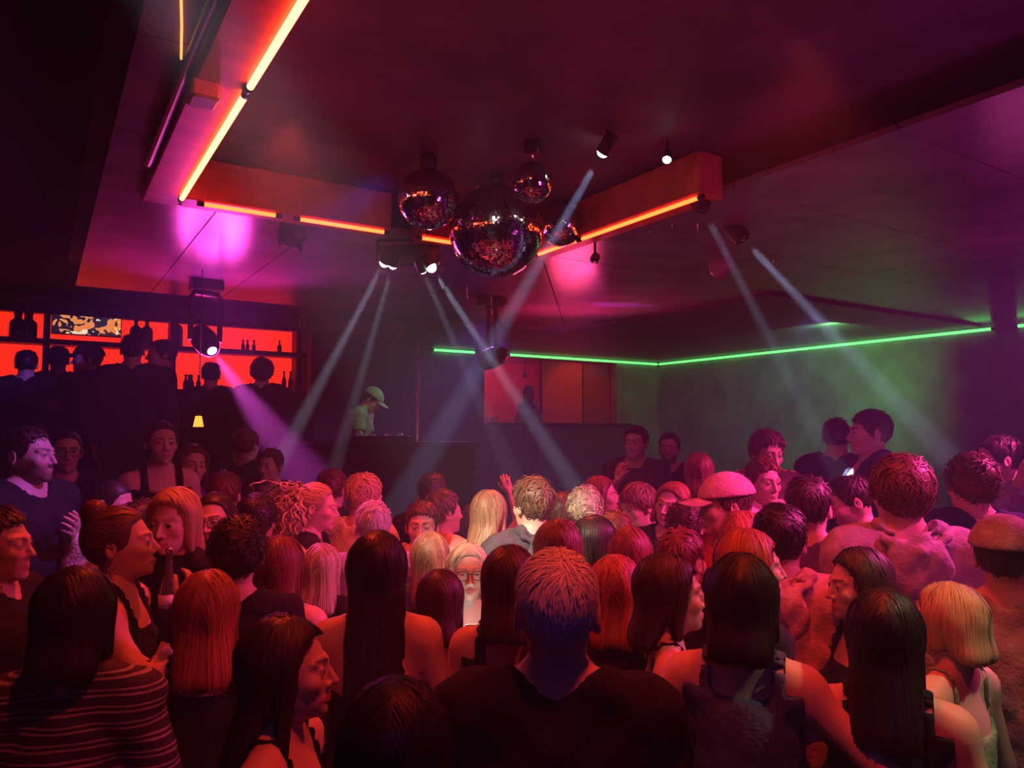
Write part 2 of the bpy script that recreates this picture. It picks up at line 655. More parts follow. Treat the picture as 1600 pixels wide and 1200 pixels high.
# elbow, wrist, palm faces, hand
ARMS = {
    'down': ((0.235, 0.035, 1.15), (0.240, -0.045, 0.905), (-1, 0, 0), 'relaxed'),
    'bent': ((0.245, 0.040, 1.155), (0.105, -0.215, 1.235), (-1, 0, 0), 'grip'),
    'hold': ((0.215, 0.020, 1.150), (0.140, -0.235, 1.190), (-1, 0, 0), 'grip'),
    'chest': ((0.250, -0.010, 1.165), (0.070, -0.185, 1.290), (0, 1, 0), 'relaxed'),
    'face': ((0.205, -0.100, 1.175), (0.075, -0.235, 1.385), (-0.7, 0.6, 0), 'grip'),
    'mouth': ((0.215, -0.080, 1.170), (0.045, -0.215, 1.400), (-0.3, 1, 0), 'relaxed'),
    'ear': ((0.270, -0.060, 1.250), (0.130, -0.060, 1.480), (-1, 0, 0.2), 'flat'),
    'up': ((0.290, -0.060, 1.600), (0.220, -0.110, 1.840), (0, -1, 0), 'relaxed'),
    'behind_head': ((0.400, 0.010, 1.610), (0.200, 0.110, 1.700), (-0.3, -1, 0), 'relaxed'),
    'akimbo': ((0.400, 0.080, 1.200), (0.215, -0.010, 1.010), (-1, 0, 0), 'fist'),
    'front': ((0.225, -0.120, 1.200), (0.100, -0.330, 1.280), (0, 0, -1), 'relaxed'),
    'crossed': ((0.245, -0.030, 1.170), (-0.040, -0.205, 1.200), (0, 1, 0), 'flat'),
    'decks': ((0.230, -0.110, 1.190), (0.170, -0.350, 1.130), (0, 0, -1), 'relaxed'),
    'toast': ((0.215, -0.060, 1.170), (0.050, -0.255, 1.325), (-0.8, 0.4, 0), 'grip'),
    'toast_out': ((0.250, -0.030, 1.170), (0.170, -0.215, 1.340), (-0.8, 0.3, 0), 'grip'),
    'chin': ((0.225, -0.130, 1.235), (0.060, -0.200, 1.455), (-0.5, 1, 0), 'relaxed'),
    'table': ((0.250, 0.000, 1.160), (0.140, -0.235, 1.115), (0, 0, -1), 'relaxed'),
}
SKINS = {'a': (0.66, 0.43, 0.34), 'b': (0.60, 0.37, 0.28), 'c': (0.70, 0.49, 0.40), 'd': (0.40, 0.23, 0.16)}
HAIRC = {'black': (0.018, 0.014, 0.013), 'dark': (0.040, 0.024, 0.017), 'brown': (0.115, 0.060, 0.034), 'light': (0.26, 0.155, 0.085),
         'blond': (0.52, 0.38, 0.20), 'ash': (0.44, 0.37, 0.27), 'ginger': (0.36, 0.12, 0.045), 'auburn': (0.17, 0.050, 0.028), 'grey': (0.50, 0.50, 0.50), 'white': (0.74, 0.73, 0.72)}


def torso_sdf(p, fem, off=0.0, heavy=0.0):
    q = p.copy()
    q[:, 0] = np.abs(q[:, 0])
    w = 1 + heavy
    if fem:
        d = s_ell(p, (0, 0.004, 1.275), (0.138 * w, 0.098 * w, 0.195))
        d = smin(d, s_ell(p, (0, 0.0, 1.07), (0.118 * w, 0.092 * w, 0.17)), 0.08)
        d = smin(d, s_ell(p, (0, 0.015, 0.93), (0.168 * w, 0.118 * w, 0.135)), 0.09)
        d = smin(d, s_sph(q, (0.064, -0.070, 1.262), 0.056), 0.04)
        d = smin(d, s_cone(q, (0.035, 0.022, 1.488), (0.135, 0.015, 1.432), 0.036, 0.042), 0.05)
        d = smin(d, s_sph(q, (0.148, 0.012, 1.412), 0.050), 0.06)
    else:
        d = s_ell(p, (0, 0.006, 1.285), (0.160 * w, 0.114 * w, 0.205))
        d = smin(d, s_ell(p, (0, -0.002, 1.07), (0.140 * w, 0.104 * w, 0.18)), 0.09)
        d = smin(d, s_ell(p, (0, 0.012, 0.93), (0.158 * w, 0.116 * w, 0.13)), 0.08)
        d = smin(d, s_ell(q, (0.07, -0.072, 1.33), (0.072, 0.038, 0.06)), 0.05)
        d = smin(d, s_cone(q, (0.040, 0.024, 1.495), (0.150, 0.018, 1.445), 0.044, 0.050), 0.06)
        d = smin(d, s_sph(q, (0.176, 0.012, 1.420), 0.060), 0.06)
    return d - off


def legs_sdf(p, fem, off=0.0):
    q = p.copy()
    q[:, 0] = np.abs(q[:, 0])
    d = s_cone(q, (0.088, 0.012, 0.90), (0.098, 0.0, 0.49), 0.088, 0.056)
    d = smin(d, s_cone(q, (0.098, 0.004, 0.49), (0.102, 0.03, 0.09), 0.055, 0.038), 0.04)
    d = smin(d, s_ell(q, (0.100, 0.032, 0.36), (0.05, 0.052, 0.12)), 0.04)
    return d - off


def foot_sdf(p, off=0.0):
    q = p.copy()
    q[:, 0] = np.abs(q[:, 0])
    d = s_cone(q, (0.102, 0.04, 0.045), (0.118, -0.13, 0.036), 0.042, 0.034)
    d = smin(d, s_cone(q, (0.102, 0.03, 0.10), (0.102, 0.03, 0.05), 0.040, 0.042), 0.03)
    return np.maximum(d - off, -(q[:, 2] - 0.002))


class Rng:
    def __init__(self, s):
        self.r = np.random.default_rng(s)


def lock_mesh(P, Nn, width, thick, taper):
    """flattened strands: P (N,n,3) centre lines, Nn outward normals"""
    N, n, _ = P.shape
    T = np.gradient(P, axis=1)
    T /= np.linalg.norm(T, axis=2, keepdims=True) + 1e-9
    S = np.cross(T, Nn)
    S /= np.linalg.norm(S, axis=2, keepdims=True) + 1e-9
    U = np.cross(S, T)
    w = (width[:, None] * taper[None, :])[:, :, None]
    t = (thick[:, None] * taper[None, :])[:, :, None]
    R = np.stack([P + S * w, P + U * t, P - S * w], 2)
    V = R.reshape(-1, 3)
    base = (np.arange(N)[:, None] * n + np.arange(n - 1)[None, :]).ravel() * 3
    Q = []
    for k in range(2):
        Q.append(np.stack([base + k, base + k + 1, base + 3 + k + 1, base + 3 + k], 1))
    return V, np.concatenate(Q), np.repeat(np.arange(N), n * 3)


def hairline(y):
    return np.interp(y, [-0.10, -0.075, -0.045, -0.028, -0.012, 0.030, 0.045, 0.085, 0.115], [0.098, 0.090, 0.068, 0.004, -0.012, -0.012, -0.055, -0.085, -0.090])


def make_hair(style, color, rng, M_head, body_fn, dens=1.0, L=0.30, volume=1.0, fringe=0.0, part=0.0, curl=0.0, fine=1.0):
    """returns verts, quads, colours in the head's own frame"""
    r = rng
    A = np.array(M_head)
    g = A[:3, :3].T @ np.array((0, 0, -1.0))
    g = g / np.linalg.norm(g)
    t = {'short': 0.012, 'crop': 0.008, 'buzz': 0.004, 'wavy': 0.016, 'curly': 0.017, 'long': 0.013, 'bob': 0.016, 'pony': 0.008, 'bun': 0.009, 'afro': 0.034, 'mop': 0.018}[style] * (0.6 + 0.4 * volume)
    long_ = style in ('long', 'bob')
    Lh = L if style == 'long' else (min(L, 0.15) if style == 'bob' else 0)
    ph = r.uniform(0, 6.28, 6)
    tie = A32((0, 0.112, 0.045))
    end = A32((0, 0.085, -0.03)) + A32(g) * Lh + A32((0, 0.045 if style == 'long' else 0.0, 0)) * min(1, Lh / 0.3)

    def fn(p):
        top = np.clip((p[:, 2] - 0.02) / 0.07, 0, 1)
        tt = t * (0.55 + 0.45 * top) if style in ('short', 'crop', 'wavy') else t
        lump = 0.003 * volume * (np.sin(p[:, 0] * 70 + ph[0]) * np.sin(p[:, 1] * 60 + ph[1]) * np.sin(p[:, 2] * 55 + ph[2])) if style not in ('buzz', 'pony', 'bun') else 0
        d = s_ell(p, (0, 0.018, 0.030), (0.0765, 0.097, 0.092)) - tt + lump
        hl = hairline(p[:, 1])
        if long_:
            hl = np.where(p[:, 1] > -0.03, np.minimum(hl, -0.05), hl)
        hl = hl - fringe * 0.045 * (p[:, 1] < -0.035)
        d = smax(d, (hl - p[:, 2]) * 0.75, 0.010)
        if long_:
            s = A32((1.0, 0.52, 1.0))
            q = p.copy()
            q[:, 1] = (q[:, 1]) / 0.52
            a = A32((0, 0.038 / 0.52, 0.015))
            e = end.copy()
            e[1] /= 0.52
            d2 = s_cone(q, a, e, 0.083, 0.080 if style == 'long' else 0.092) * 0.62
            d2 = smax(d2, -(p - A32(end)) @ A32(-g) * 0.8 - 0.01, 0.03)
            d = smin(d, d2, 0.03)
            qq = p.copy()
            qq[:, 0] = np.abs(qq[:, 0])
            sd = s_cone(qq, (0.066, -0.005, 0.045), A32((0.078, 0.0, -0.02)) + A32(g) * Lh * 0.75, 0.022, 0.014)
            d = smin(d, sd, 0.025)
        return d

    lo = np.array((-0.135, -0.145, -0.12))
    hi = np.array((0.135, 0.185, 0.19))
    if long_:
        lo = np.minimum(lo, end - 0.12)
        hi = np.maximum(hi, end + 0.12)
    V, Q = surface(fn, lo, hi, 0.0105 if not long_ else 0.0135)
    az = np.arctan2(V[:, 0], V[:, 1] - 0.01)
    streak = 0.80 + 0.22 * np.sin(az * 41 + ph[3]) * np.sin(az * 17 + ph[4])
    base = A32(color)
    lv = 0.4 if max(color) > 0.45 else 1.0
    C = base[None, :] * streak[:, None]
    parts = [(V, Q, C)]
    if style == 'buzz':
        return merge(parts)
    # roots on the scalp
    N = int({'short': 620, 'crop': 560, 'wavy': 620, 'curly': 700, 'long': 420, 'bob': 400, 'pony': 340, 'bun': 340, 'afro': 800, 'mop': 620}[style] * dens)
    u = r.normal(size=(N * 4, 3))
    u /= np.linalg.norm(u, axis=1, keepdims=True)
    root = u * np.array((0.0765, 0.097, 0.092)) * (1 + t / 0.1 * 0.8) + np.array((0, 0.018, 0.030))
    if long_:
        ok = root[:, 2] > np.maximum(hairline(root[:, 1]), 0.0) + 0.005
    else:
        ok = root[:, 2] > hairline(root[:, 1]) + 0.006
    root = root[ok][:N].astype(np.float32)
    N = len(root)
    nstep = {'long': 11, 'bob': 8}.get(style, 6)
    nor = grad(fn, root, 0.004)
    crown = np.array((part * 0.5, 0.055, 0.125))
    away = root - crown
    rnd = r.normal(size=(N, 3))
    lift = np.zeros(N)
    if long_:
        sgn = np.sign(root[:, 0] - part + 1e-4)
        dirv = np.stack([sgn * 0.9, 0.35 * np.sign(root[:, 1]) * (root[:, 1] > -0.02) + 0.25, -0.35 * np.ones(N)], 1)
        length = Lh + 0.10 + root[:, 2] * 0.7
        length *= r.uniform(0.86, 1.05, N)
        stiff, gk, wob = 0.55, 0.6, 0.05 + 0.25 * curl
    elif style in ('pony', 'bun'):
        dirv = tie - root
        length = np.linalg.norm(dirv, axis=1) * 1.12
        stiff, gk, wob = 0.9, 0.0, 0.02
    elif style in ('curly', 'afro'):
        dirv = rnd
        length = r.uniform(0.035, 0.06, N)
        lift = r.uniform(0.004, 0.018, N) * volume
        stiff, gk, wob = 0.5, 0.1, 0.9
    else:
        fwd = np.array((0.5 * np.sign(part + 1e-6), -1.0, 0.0))
        topw = np.clip((root[:, 2] - 0.03) / 0.07, 0, 1)[:, None]
        dirv = away / (np.linalg.norm(away, axis=1, keepdims=True) + 1e-6) * (1.1 - 0.5 * topw) + fwd * topw * 0.7 + rnd * (0.2 if style in ('crop', 'short') else 0.4)
        length = r.uniform(0.7, 1.15, N) * ({'short': 0.055, 'crop': 0.038, 'wavy': 0.075, 'mop': 0.085}[style]) * (0.55 + 0.45 * topw[:, 0])
        lift = r.uniform(0.0, 0.010, N) * volume * (0.4 + topw[:, 0])
        stiff, gk, wob = 0.7, 0.12, {'short': 0.14, 'crop': 0.10, 'wavy': 0.36, 'mop': 0.28}[style]
    dirv = dirv / (np.linalg.norm(dirv, axis=1, keepdims=True) + 1e-9)
    P = np.empty((N, nstep, 3), np.float32)
    NN = np.empty((N, nstep, 3), np.float32)
    p = root.copy()
    hug = r.uniform(0.0005, 0.0035, N)
    for k in range(nstep):
        d = fn(p)
        nor = grad(fn, p, 0.004)
        s = k / (nstep - 1)
        tgt = hug + lift * s
        if long_ or style in ('pony', 'bun'):
            p = p + nor * np.clip(tgt - d, -0.02, 0.03)[:, None]
        else:
            p = p + nor * np.clip(tgt - d, -0.006, 0.03)[:, None]
        P[:, k] = p
        NN[:, k] = nor
        if style in ('pony', 'bun'):
            dirv = (tie - p) + 1e-5
        dirv = dirv * stiff + g * gk + r.normal(size=(N, 3)) * wob
        dirv = dirv - nor * np.einsum('ij,ij->i', dirv, nor)[:, None] * (1.0 if not long_ else 0.85)
        dirv /= np.linalg.norm(dirv, axis=1, keepdims=True) + 1e-9
        p = (p + dirv * (length / (nstep - 1))[:, None]).astype(np.float32)
    tp = np.interp(np.linspace(0, 1, nstep), [0, 0.15, 0.7, 1], [0.55, 1, 0.9, 0.15])
    wd = r.uniform(0.6, 1.25, N) * {'long': 0.0044, 'bob': 0.0046, 'pony': 0.0036, 'bun': 0.0036, 'crop': 0.0028, 'curly': 0.0036, 'afro': 0.004}.get(style, 0.0034)
    wd = wd * fine
    V, Q, li = lock_mesh(P, NN, wd, wd * 0.42, tp)
    sh = 1 + r.uniform(-0.38, 0.38, N) * lv
    parts.append((V.astype(np.float32), Q, base[None, :] * sh[li][:, None].astype(np.float32)))
    if style == 'pony':
        M = 420 if curl else 240
        n2 = 16
        off = r.normal(size=(M, 3)) * (0.0125 if curl else 0.009)
        a0 = r.uniform(0, 6.28, M)
        P = np.empty((M, n2, 3), np.float32)
        for k in range(n2):
            s = k / (n2 - 1)
            c = np.array(tie) + np.array((0, 0.055, 0.02)) * math.sin(min(1, s * 2.2) * 1.57) + g * L * max(0, s - 0.06) ** 1.05
            spread = 1 + 3.4 * math.sin(min(1.0, s * 1.15) * 2.6) * (1.0 if curl else 0.5)
            cr = 0.012 * curl * np.stack([np.cos(a0 + s * 24), np.sin(a0 + s * 24), 0.4 * np.sin(a0 * 3 + s * 20)], 1)
            P[:, k] = c + off * spread + cr
        cen = P.mean(axis=0, keepdims=True)
        NN = P - cen
        NN /= np.linalg.norm(NN, axis=2, keepdims=True) + 1e-9
        wd = r.uniform(0.5, 1.1, M) * 0.0052
        V, Q, li = lock_mesh(P, NN, wd, wd * 0.5, np.interp(np.linspace(0, 1, n2), [0, 0.1, 0.8, 1], [0.5, 1, 0.9, 0.2]))
        sh = 1 + r.uniform(-0.4, 0.4, M) * (0.5 + 0.5 * lv)
        parts.append((V.astype(np.float32), Q, base[None, :] * sh[li][:, None].astype(np.float32)))
    if style == 'bun':
        bc = A32((0, 0.080, 0.118))
        M = 46
        n2 = 14
        P = np.empty((M, n2, 3), np.float32)
        for m in range(M):
            ax = r.normal(size=3)
            ax /= np.linalg.norm(ax)
            b1 = np.cross(ax, (0.3, 0.2, 0.9))
            b1 /= np.linalg.norm(b1)
            b2 = np.cross(ax, b1)
            th = np.linspace(0, 4.4, n2) + r.uniform(0, 6)
            P[m] = bc + (np.cos(th)[:, None] * b1 + np.sin(th)[:, None] * b2) * 0.036 * r.uniform(0.85, 1.1)
        NN = P - bc
        NN /= np.linalg.norm(NN, axis=2, keepdims=True) + 1e-9
        wd = np.full(M, 0.010)
        V, Q, li = lock_mesh(P, NN, wd, wd * 0.6, np.ones(n2))
        sh = r.uniform(0.65, 1.35, M)
        parts.append((V.astype(np.float32), Q, base[None, :] * sh[li][:, None].astype(np.float32)))
    return merge(parts)


LEG_CACHE = {}


def lower_wear(fem, kind, parent, color):
    """trousers and a pair of shoes, mesh data shared between people"""
    if fem not in LEG_CACHE:
        def tr(p):
            d = smin(legs_sdf(p, fem, 0.014), torso_sdf(p, fem, 0.012), 0.05)
            d = np.maximum(d, p[:, 2] - 1.0)
            return np.maximum(d, 0.075 - p[:, 2])
        V, Q = surface(tr, (-0.24, -0.2, 0.03), (0.24, 0.22, 1.04), 0.026)
        a = (V, Q)
        V2, Q2 = surface(lambda p: np.maximum(np.maximum(foot_sdf(p, 0.010), p[:, 2] - 0.11), -p[:, 0]), (0.0, -0.2, -0.03), (0.2, 0.12, 0.15), 0.02)
        LEG_CACHE[fem] = (a, (V2, Q2), {})
    a, b, cache = LEG_CACHE[fem]
    if color not in cache:
        me = quick_mesh('trousers', *a)
        me.materials.append(cloth(color))
        sh = quick_mesh('shoe', *b)
        sh.materials.append(mat('shoe_leather', (0.03, 0.03, 0.035), 0.4))
        V2 = b[0].copy()
        V2[:, 0] *= -1
        sh2 = quick_mesh('shoe', V2, b[1][:, ::-1])
        sh2.materials.append(MATS['shoe_leather'])
        cache[color] = (me, sh, sh2)
    for nm, me in zip(('trousers', 'shoe', 'shoe'), cache[color]):
        link(nm, me, None, parent)


CLOTHC = {'black': (0.016, 0.016, 0.020), 'navy': (0.02, 0.025, 0.07), 'white': (0.72, 0.70, 0.68), 'pink': (0.62, 0.36, 0.40), 'grey': (0.30, 0.29, 0.30), 'charcoal': (0.06, 0.06, 0.07),
          'denim': (0.07, 0.10, 0.20), 'lightgrey': (0.36, 0.34, 0.36), 'purple': (0.13, 0.07, 0.27), 'red': (0.5, 0.06, 0.05), 'green': (0.22, 0.40, 0.20), 'lavender': (0.38, 0.34, 0.58), 'beige': (0.55, 0.45, 0.36)}


def cloth(c):
    key = 'cloth_' + c
    if key in MATS:
        return MATS[key]
    if c == 'stripes':
        m, N, L, b = principled(key)
        tc = N.new('ShaderNodeTexCoord')
        sp = N.new('ShaderNodeSeparateXYZ')
        L.new(tc.outputs['Object'], sp.inputs[0])
        def frac(axis, period, width):
            a = N.new('ShaderNodeMath'); a.operation = 'MULTIPLY'; a.inputs[1].default_value = 1 / period
            L.new(sp.outputs[axis], a.inputs[0])
            f = N.new('ShaderNodeMath'); f.operation = 'FRACT'
            L.new(a.outputs[0], f.inputs[0])
            c_ = N.new('ShaderNodeMath'); c_.operation = 'LESS_THAN'; c_.inputs[1].default_value = width
            L.new(f.outputs[0], c_.inputs[0])
            return c_
        s1 = frac(2, 0.038, 0.55)
        s2 = frac(2, 0.0127, 0.42)
        mm = N.new('ShaderNodeMath'); mm.operation = 'MULTIPLY'
        L.new(s1.outputs[0], mm.inputs[0]); L.new(s2.outputs[0], mm.inputs[1])
        mx = N.new('ShaderNodeMixRGB')
        mx.inputs['Color1'].default_value = (0.03, 0.025, 0.03, 1)
        mx.inputs['Color2'].default_value = (0.30, 0.26, 0.23, 1)
        L.new(mm.outputs[0], mx.inputs['Fac'])
        L.new(mx.outputs[0], b.inputs['Base Color'])
        b.inputs['Roughness'].default_value = 0.8
        MATS[key] = m
        return m
    if c == 'floral':
        m, N, L, b = principled(key)
        tc = N.new('ShaderNodeTexCoord')
        vo = N.new('ShaderNodeTexVoronoi')
        vo.inputs['Scale'].default_value = 22
        L.new(tc.outputs['Object'], vo.inputs['Vector'])
        rp = N.new('ShaderNodeValToRGB')
        rp.color_ramp.elements[0].position = 0.28
        rp.color_ramp.elements[0].color = (0.65, 0.28, 0.10, 1)
        rp.color_ramp.elements[1].position = 0.42
        rp.color_ramp.elements[1].color = (0.07, 0.02, 0.02, 1)
        L.new(vo.outputs['Distance'], rp.inputs['Fac'])
        L.new(rp.outputs[0], b.inputs['Base Color'])
        b.inputs['Roughness'].default_value = 0.75
        MATS[key] = m
        return m
    return mat(key, CLOTHC[c], 0.88, 0, 0.2, 0.22, 26, 0.45, 70)


def arm_points(pre, side, fem):
    e, w, pn, hk = ARMS[pre]
    k = 0.93 if fem else 1.0
    sh = np.array(((0.150 if fem else 0.176), 0.012, 1.412 if fem else 1.420))
    e = np.array(e, float)
    w = np.array(w, float)
    pn = np.array(pn, float)
    # keep bone lengths
    u = e - sh
    e2 = sh + u / np.linalg.norm(u) * 0.285 * k
    v = w - e
    w2 = e2 + v / np.linalg.norm(v) * 0.250 * k
    if pre not in ('down', 'akimbo', 'table'):
        w2 = w2 * 0.5 + (sh + (w - sh) * (0.97 if fem else 1.0)) * 0.5
    m = np.array((side, 1, 1))
    return sh * m, e2 * m, w2 * m, pn * m, hk


PEOPLE = []
PEOPLE_BY_LABEL = {}
# metres from the camera after spreading the crowd so that nobody stands inside a neighbour
DEPTHS = {
    'person with very long straight black hair, bare shoulders and thin black straps, seen from behind': 2.280,
    'person with chin-length dark hair and black top beside the long black-haired one': 2.577,
    'person with long dark hair and bare shoulder, black tank top, beside the white-haired person': 2.302,
    'broad person with short white hair and black shirt, seen from behind': 1.500,
    'person with dark hair and black clothes, head low before the long black-haired one': 1.150,
    'person with long dark hair turning a shadowed face sideways, bare shoulders': 1.600,
    'person with reddish-brown bob and fringe, bare neck, beside the curly dark head': 2.752,
    'person with big dark curly hair in black between the two bobs': 2.418,
    'person with long straight ginger hair seen from behind': 2.090,
    'person in profile with pinned-up hair and a hoop earring, lips parted': 2.420,
    'person in a dark striped shirt with black hair, seen from behind': 1.805,
    'person in black at the edge with a hand on the table, beside the striped shirt': 2.500,
    'person with a rounded orange-red bob in front of the pink shirt collar': 2.467,
    'person with long dark hair in profile with pointed nose and bare shoulder': 2.164,
    'person with long black hair and elbows out, wearing a denim vest': 1.900,
    'person with dark hair and a small earring looking aside, black square-necked top': 2.366,
    'person with glossy black centre-parted hair, bare bent arm, black dress': 1.805,
    'person with loose blond hair and a bare shoulder with a green strap': 2.090,
    'broad person in a greyish tee and a grey flat cap, seen from behind': 2.311,
    'bearded person in a black tee with undercut hair and hand at chest, looking aside': 3.350,
    'smiling person with glasses and hair tied back, behind the bearded one': 4.250,
    'person with slim face and dark tied hair holding a drink with both hands': 4.243,
    'laughing person with loose brown hair by the small orange lamp': 4.607,
    'person with cropped hair bending past the pinned-up hair': 3.561,
    'person with straight blond hair in a black turtleneck holding a bottle': 2.850,
    'person with glasses and dark pulled-back hair beside the blond turtleneck': 3.170,
    'person in a white top with pale arm behind the blond turtleneck': 3.289,
    'person with short tight black curls and a white collar': 3.486,
    'person in profile with a curly blond ponytail and black top': 3.740,
    'person with tousled blond hair in a white tee with a dark strap': 4.038,
    'person with greying short hair in a lavender and white printed tee': 3.395,
    'person with straight ash-blond hair beside the lavender tee': 3.085,
    'person with brown fringe facing forward in a pink shirt, eyes lowered': 3.670,
    'person with brown side-swept hair and pink tee behind the brown fringe': 4.024,
    'person with dark reddish cropped hair by the thin pole': 4.370,
    'person with straight light brown hair before the pink shirt': 3.192,
    'person with blond hair and black glasses, face lit white by a phone': 2.905,
    'person with long wavy light brown hair and bare back with black straps': 3.784,
    'person raising a hand beside the wavy light brown hair': 4.638,
    'person with thick wavy hair, dark hoodie and white collar, seen from behind': 3.487,
    'person with flat brown hair half hidden beside the thick wavy hair': 4.235,
    'person with curly bleached hair on top, seen from behind': 3.881,
    'person in profile with long dark red-lit hair behind the bleached curls': 4.521,
    'person with a swept fringe looking down in a pink collared shirt': 4.210,
    'person with brown bob in front of the dark hoodie': 2.775,
    'person with long black hair in profile beside the brown bob': 3.244,
    'person with tousled reddish-brown hair behind the orange-red bob': 3.543,
    'person with smooth dark auburn hair behind the orange-red bob': 2.963,
    'person with smooth dark hair and ear showing, behind the pointed profile': 2.684,
    'person with curly brown hair between the pink cap and pink collar': 3.602,
    'person with red-lit face laughing behind the curly brown hair': 3.924,
    'person in a pink baseball cap in profile looking down': 3.282,
    'person with long ginger hair behind the denim vest': 2.940,
    'person with copper hair turned aside before the pink hoodie': 2.347,
    'person with dark tousled hair in a pink hoodie, seen from behind': 2.628,
    'person in a pink tee looking down towards a white cup': 3.800,
    'person with dark cropped hair in a purple tee, seen from behind': 3.079,
    'person in profile looking down beside the purple tee': 3.337,
    'tall person in a pale pink hoodie with big hood, seen from behind': 2.700,
    'person in a floral shirt with long wavy hair, behind the pink tee': 4.400,
    'person in dark jacket with cropped hair by the green wall, seen from behind': 5.000,
    'person with fringe in profile, open dark jacket over a pink tee': 4.400,
    'person with curly brown hair and dark jacket beside the pale hoodie': 2.950,
    'person in violet light with a raised arm behind the head, violet tee': 3.750,
    'person by the green wall with a forearm across the chest': 5.542,
    'bearded person by the green wall with an arm stretched forward': 5.758,
    'person with tall smooth red-lit hair on the podium, seen from behind': 4.400,
    'dark figure at the raised bar beside the round-headed one': 6.568,
    'dark round-headed figure at the raised bar below the television': 6.932,
    'dark figure in a peaked cap at the raised bar': 6.500,
    'tallest dark figure at the raised bar': 6.000,
    'dark figure in profile at the raised bar beside the tallest one': 6.400,
    'dark figure at the raised bar under the moving head light': 6.900,
    'dark figure with bushy hair at the end of the raised bar': 6.800,
    'DJ in a pale green cap and green shirt leaning over the desk': 7.000,
    'person with bare arms inside the red booth, seen from behind': 11.900,
    'hazy figure standing in the magenta beam': 5.600,
    'hazy figure at the foot of the magenta beam': 5.200,
    'person with dark reddish hair behind the curly ponytail': 4.600,
    'person with dark hair behind the glasses and pulled-back hair': 4.000,
}



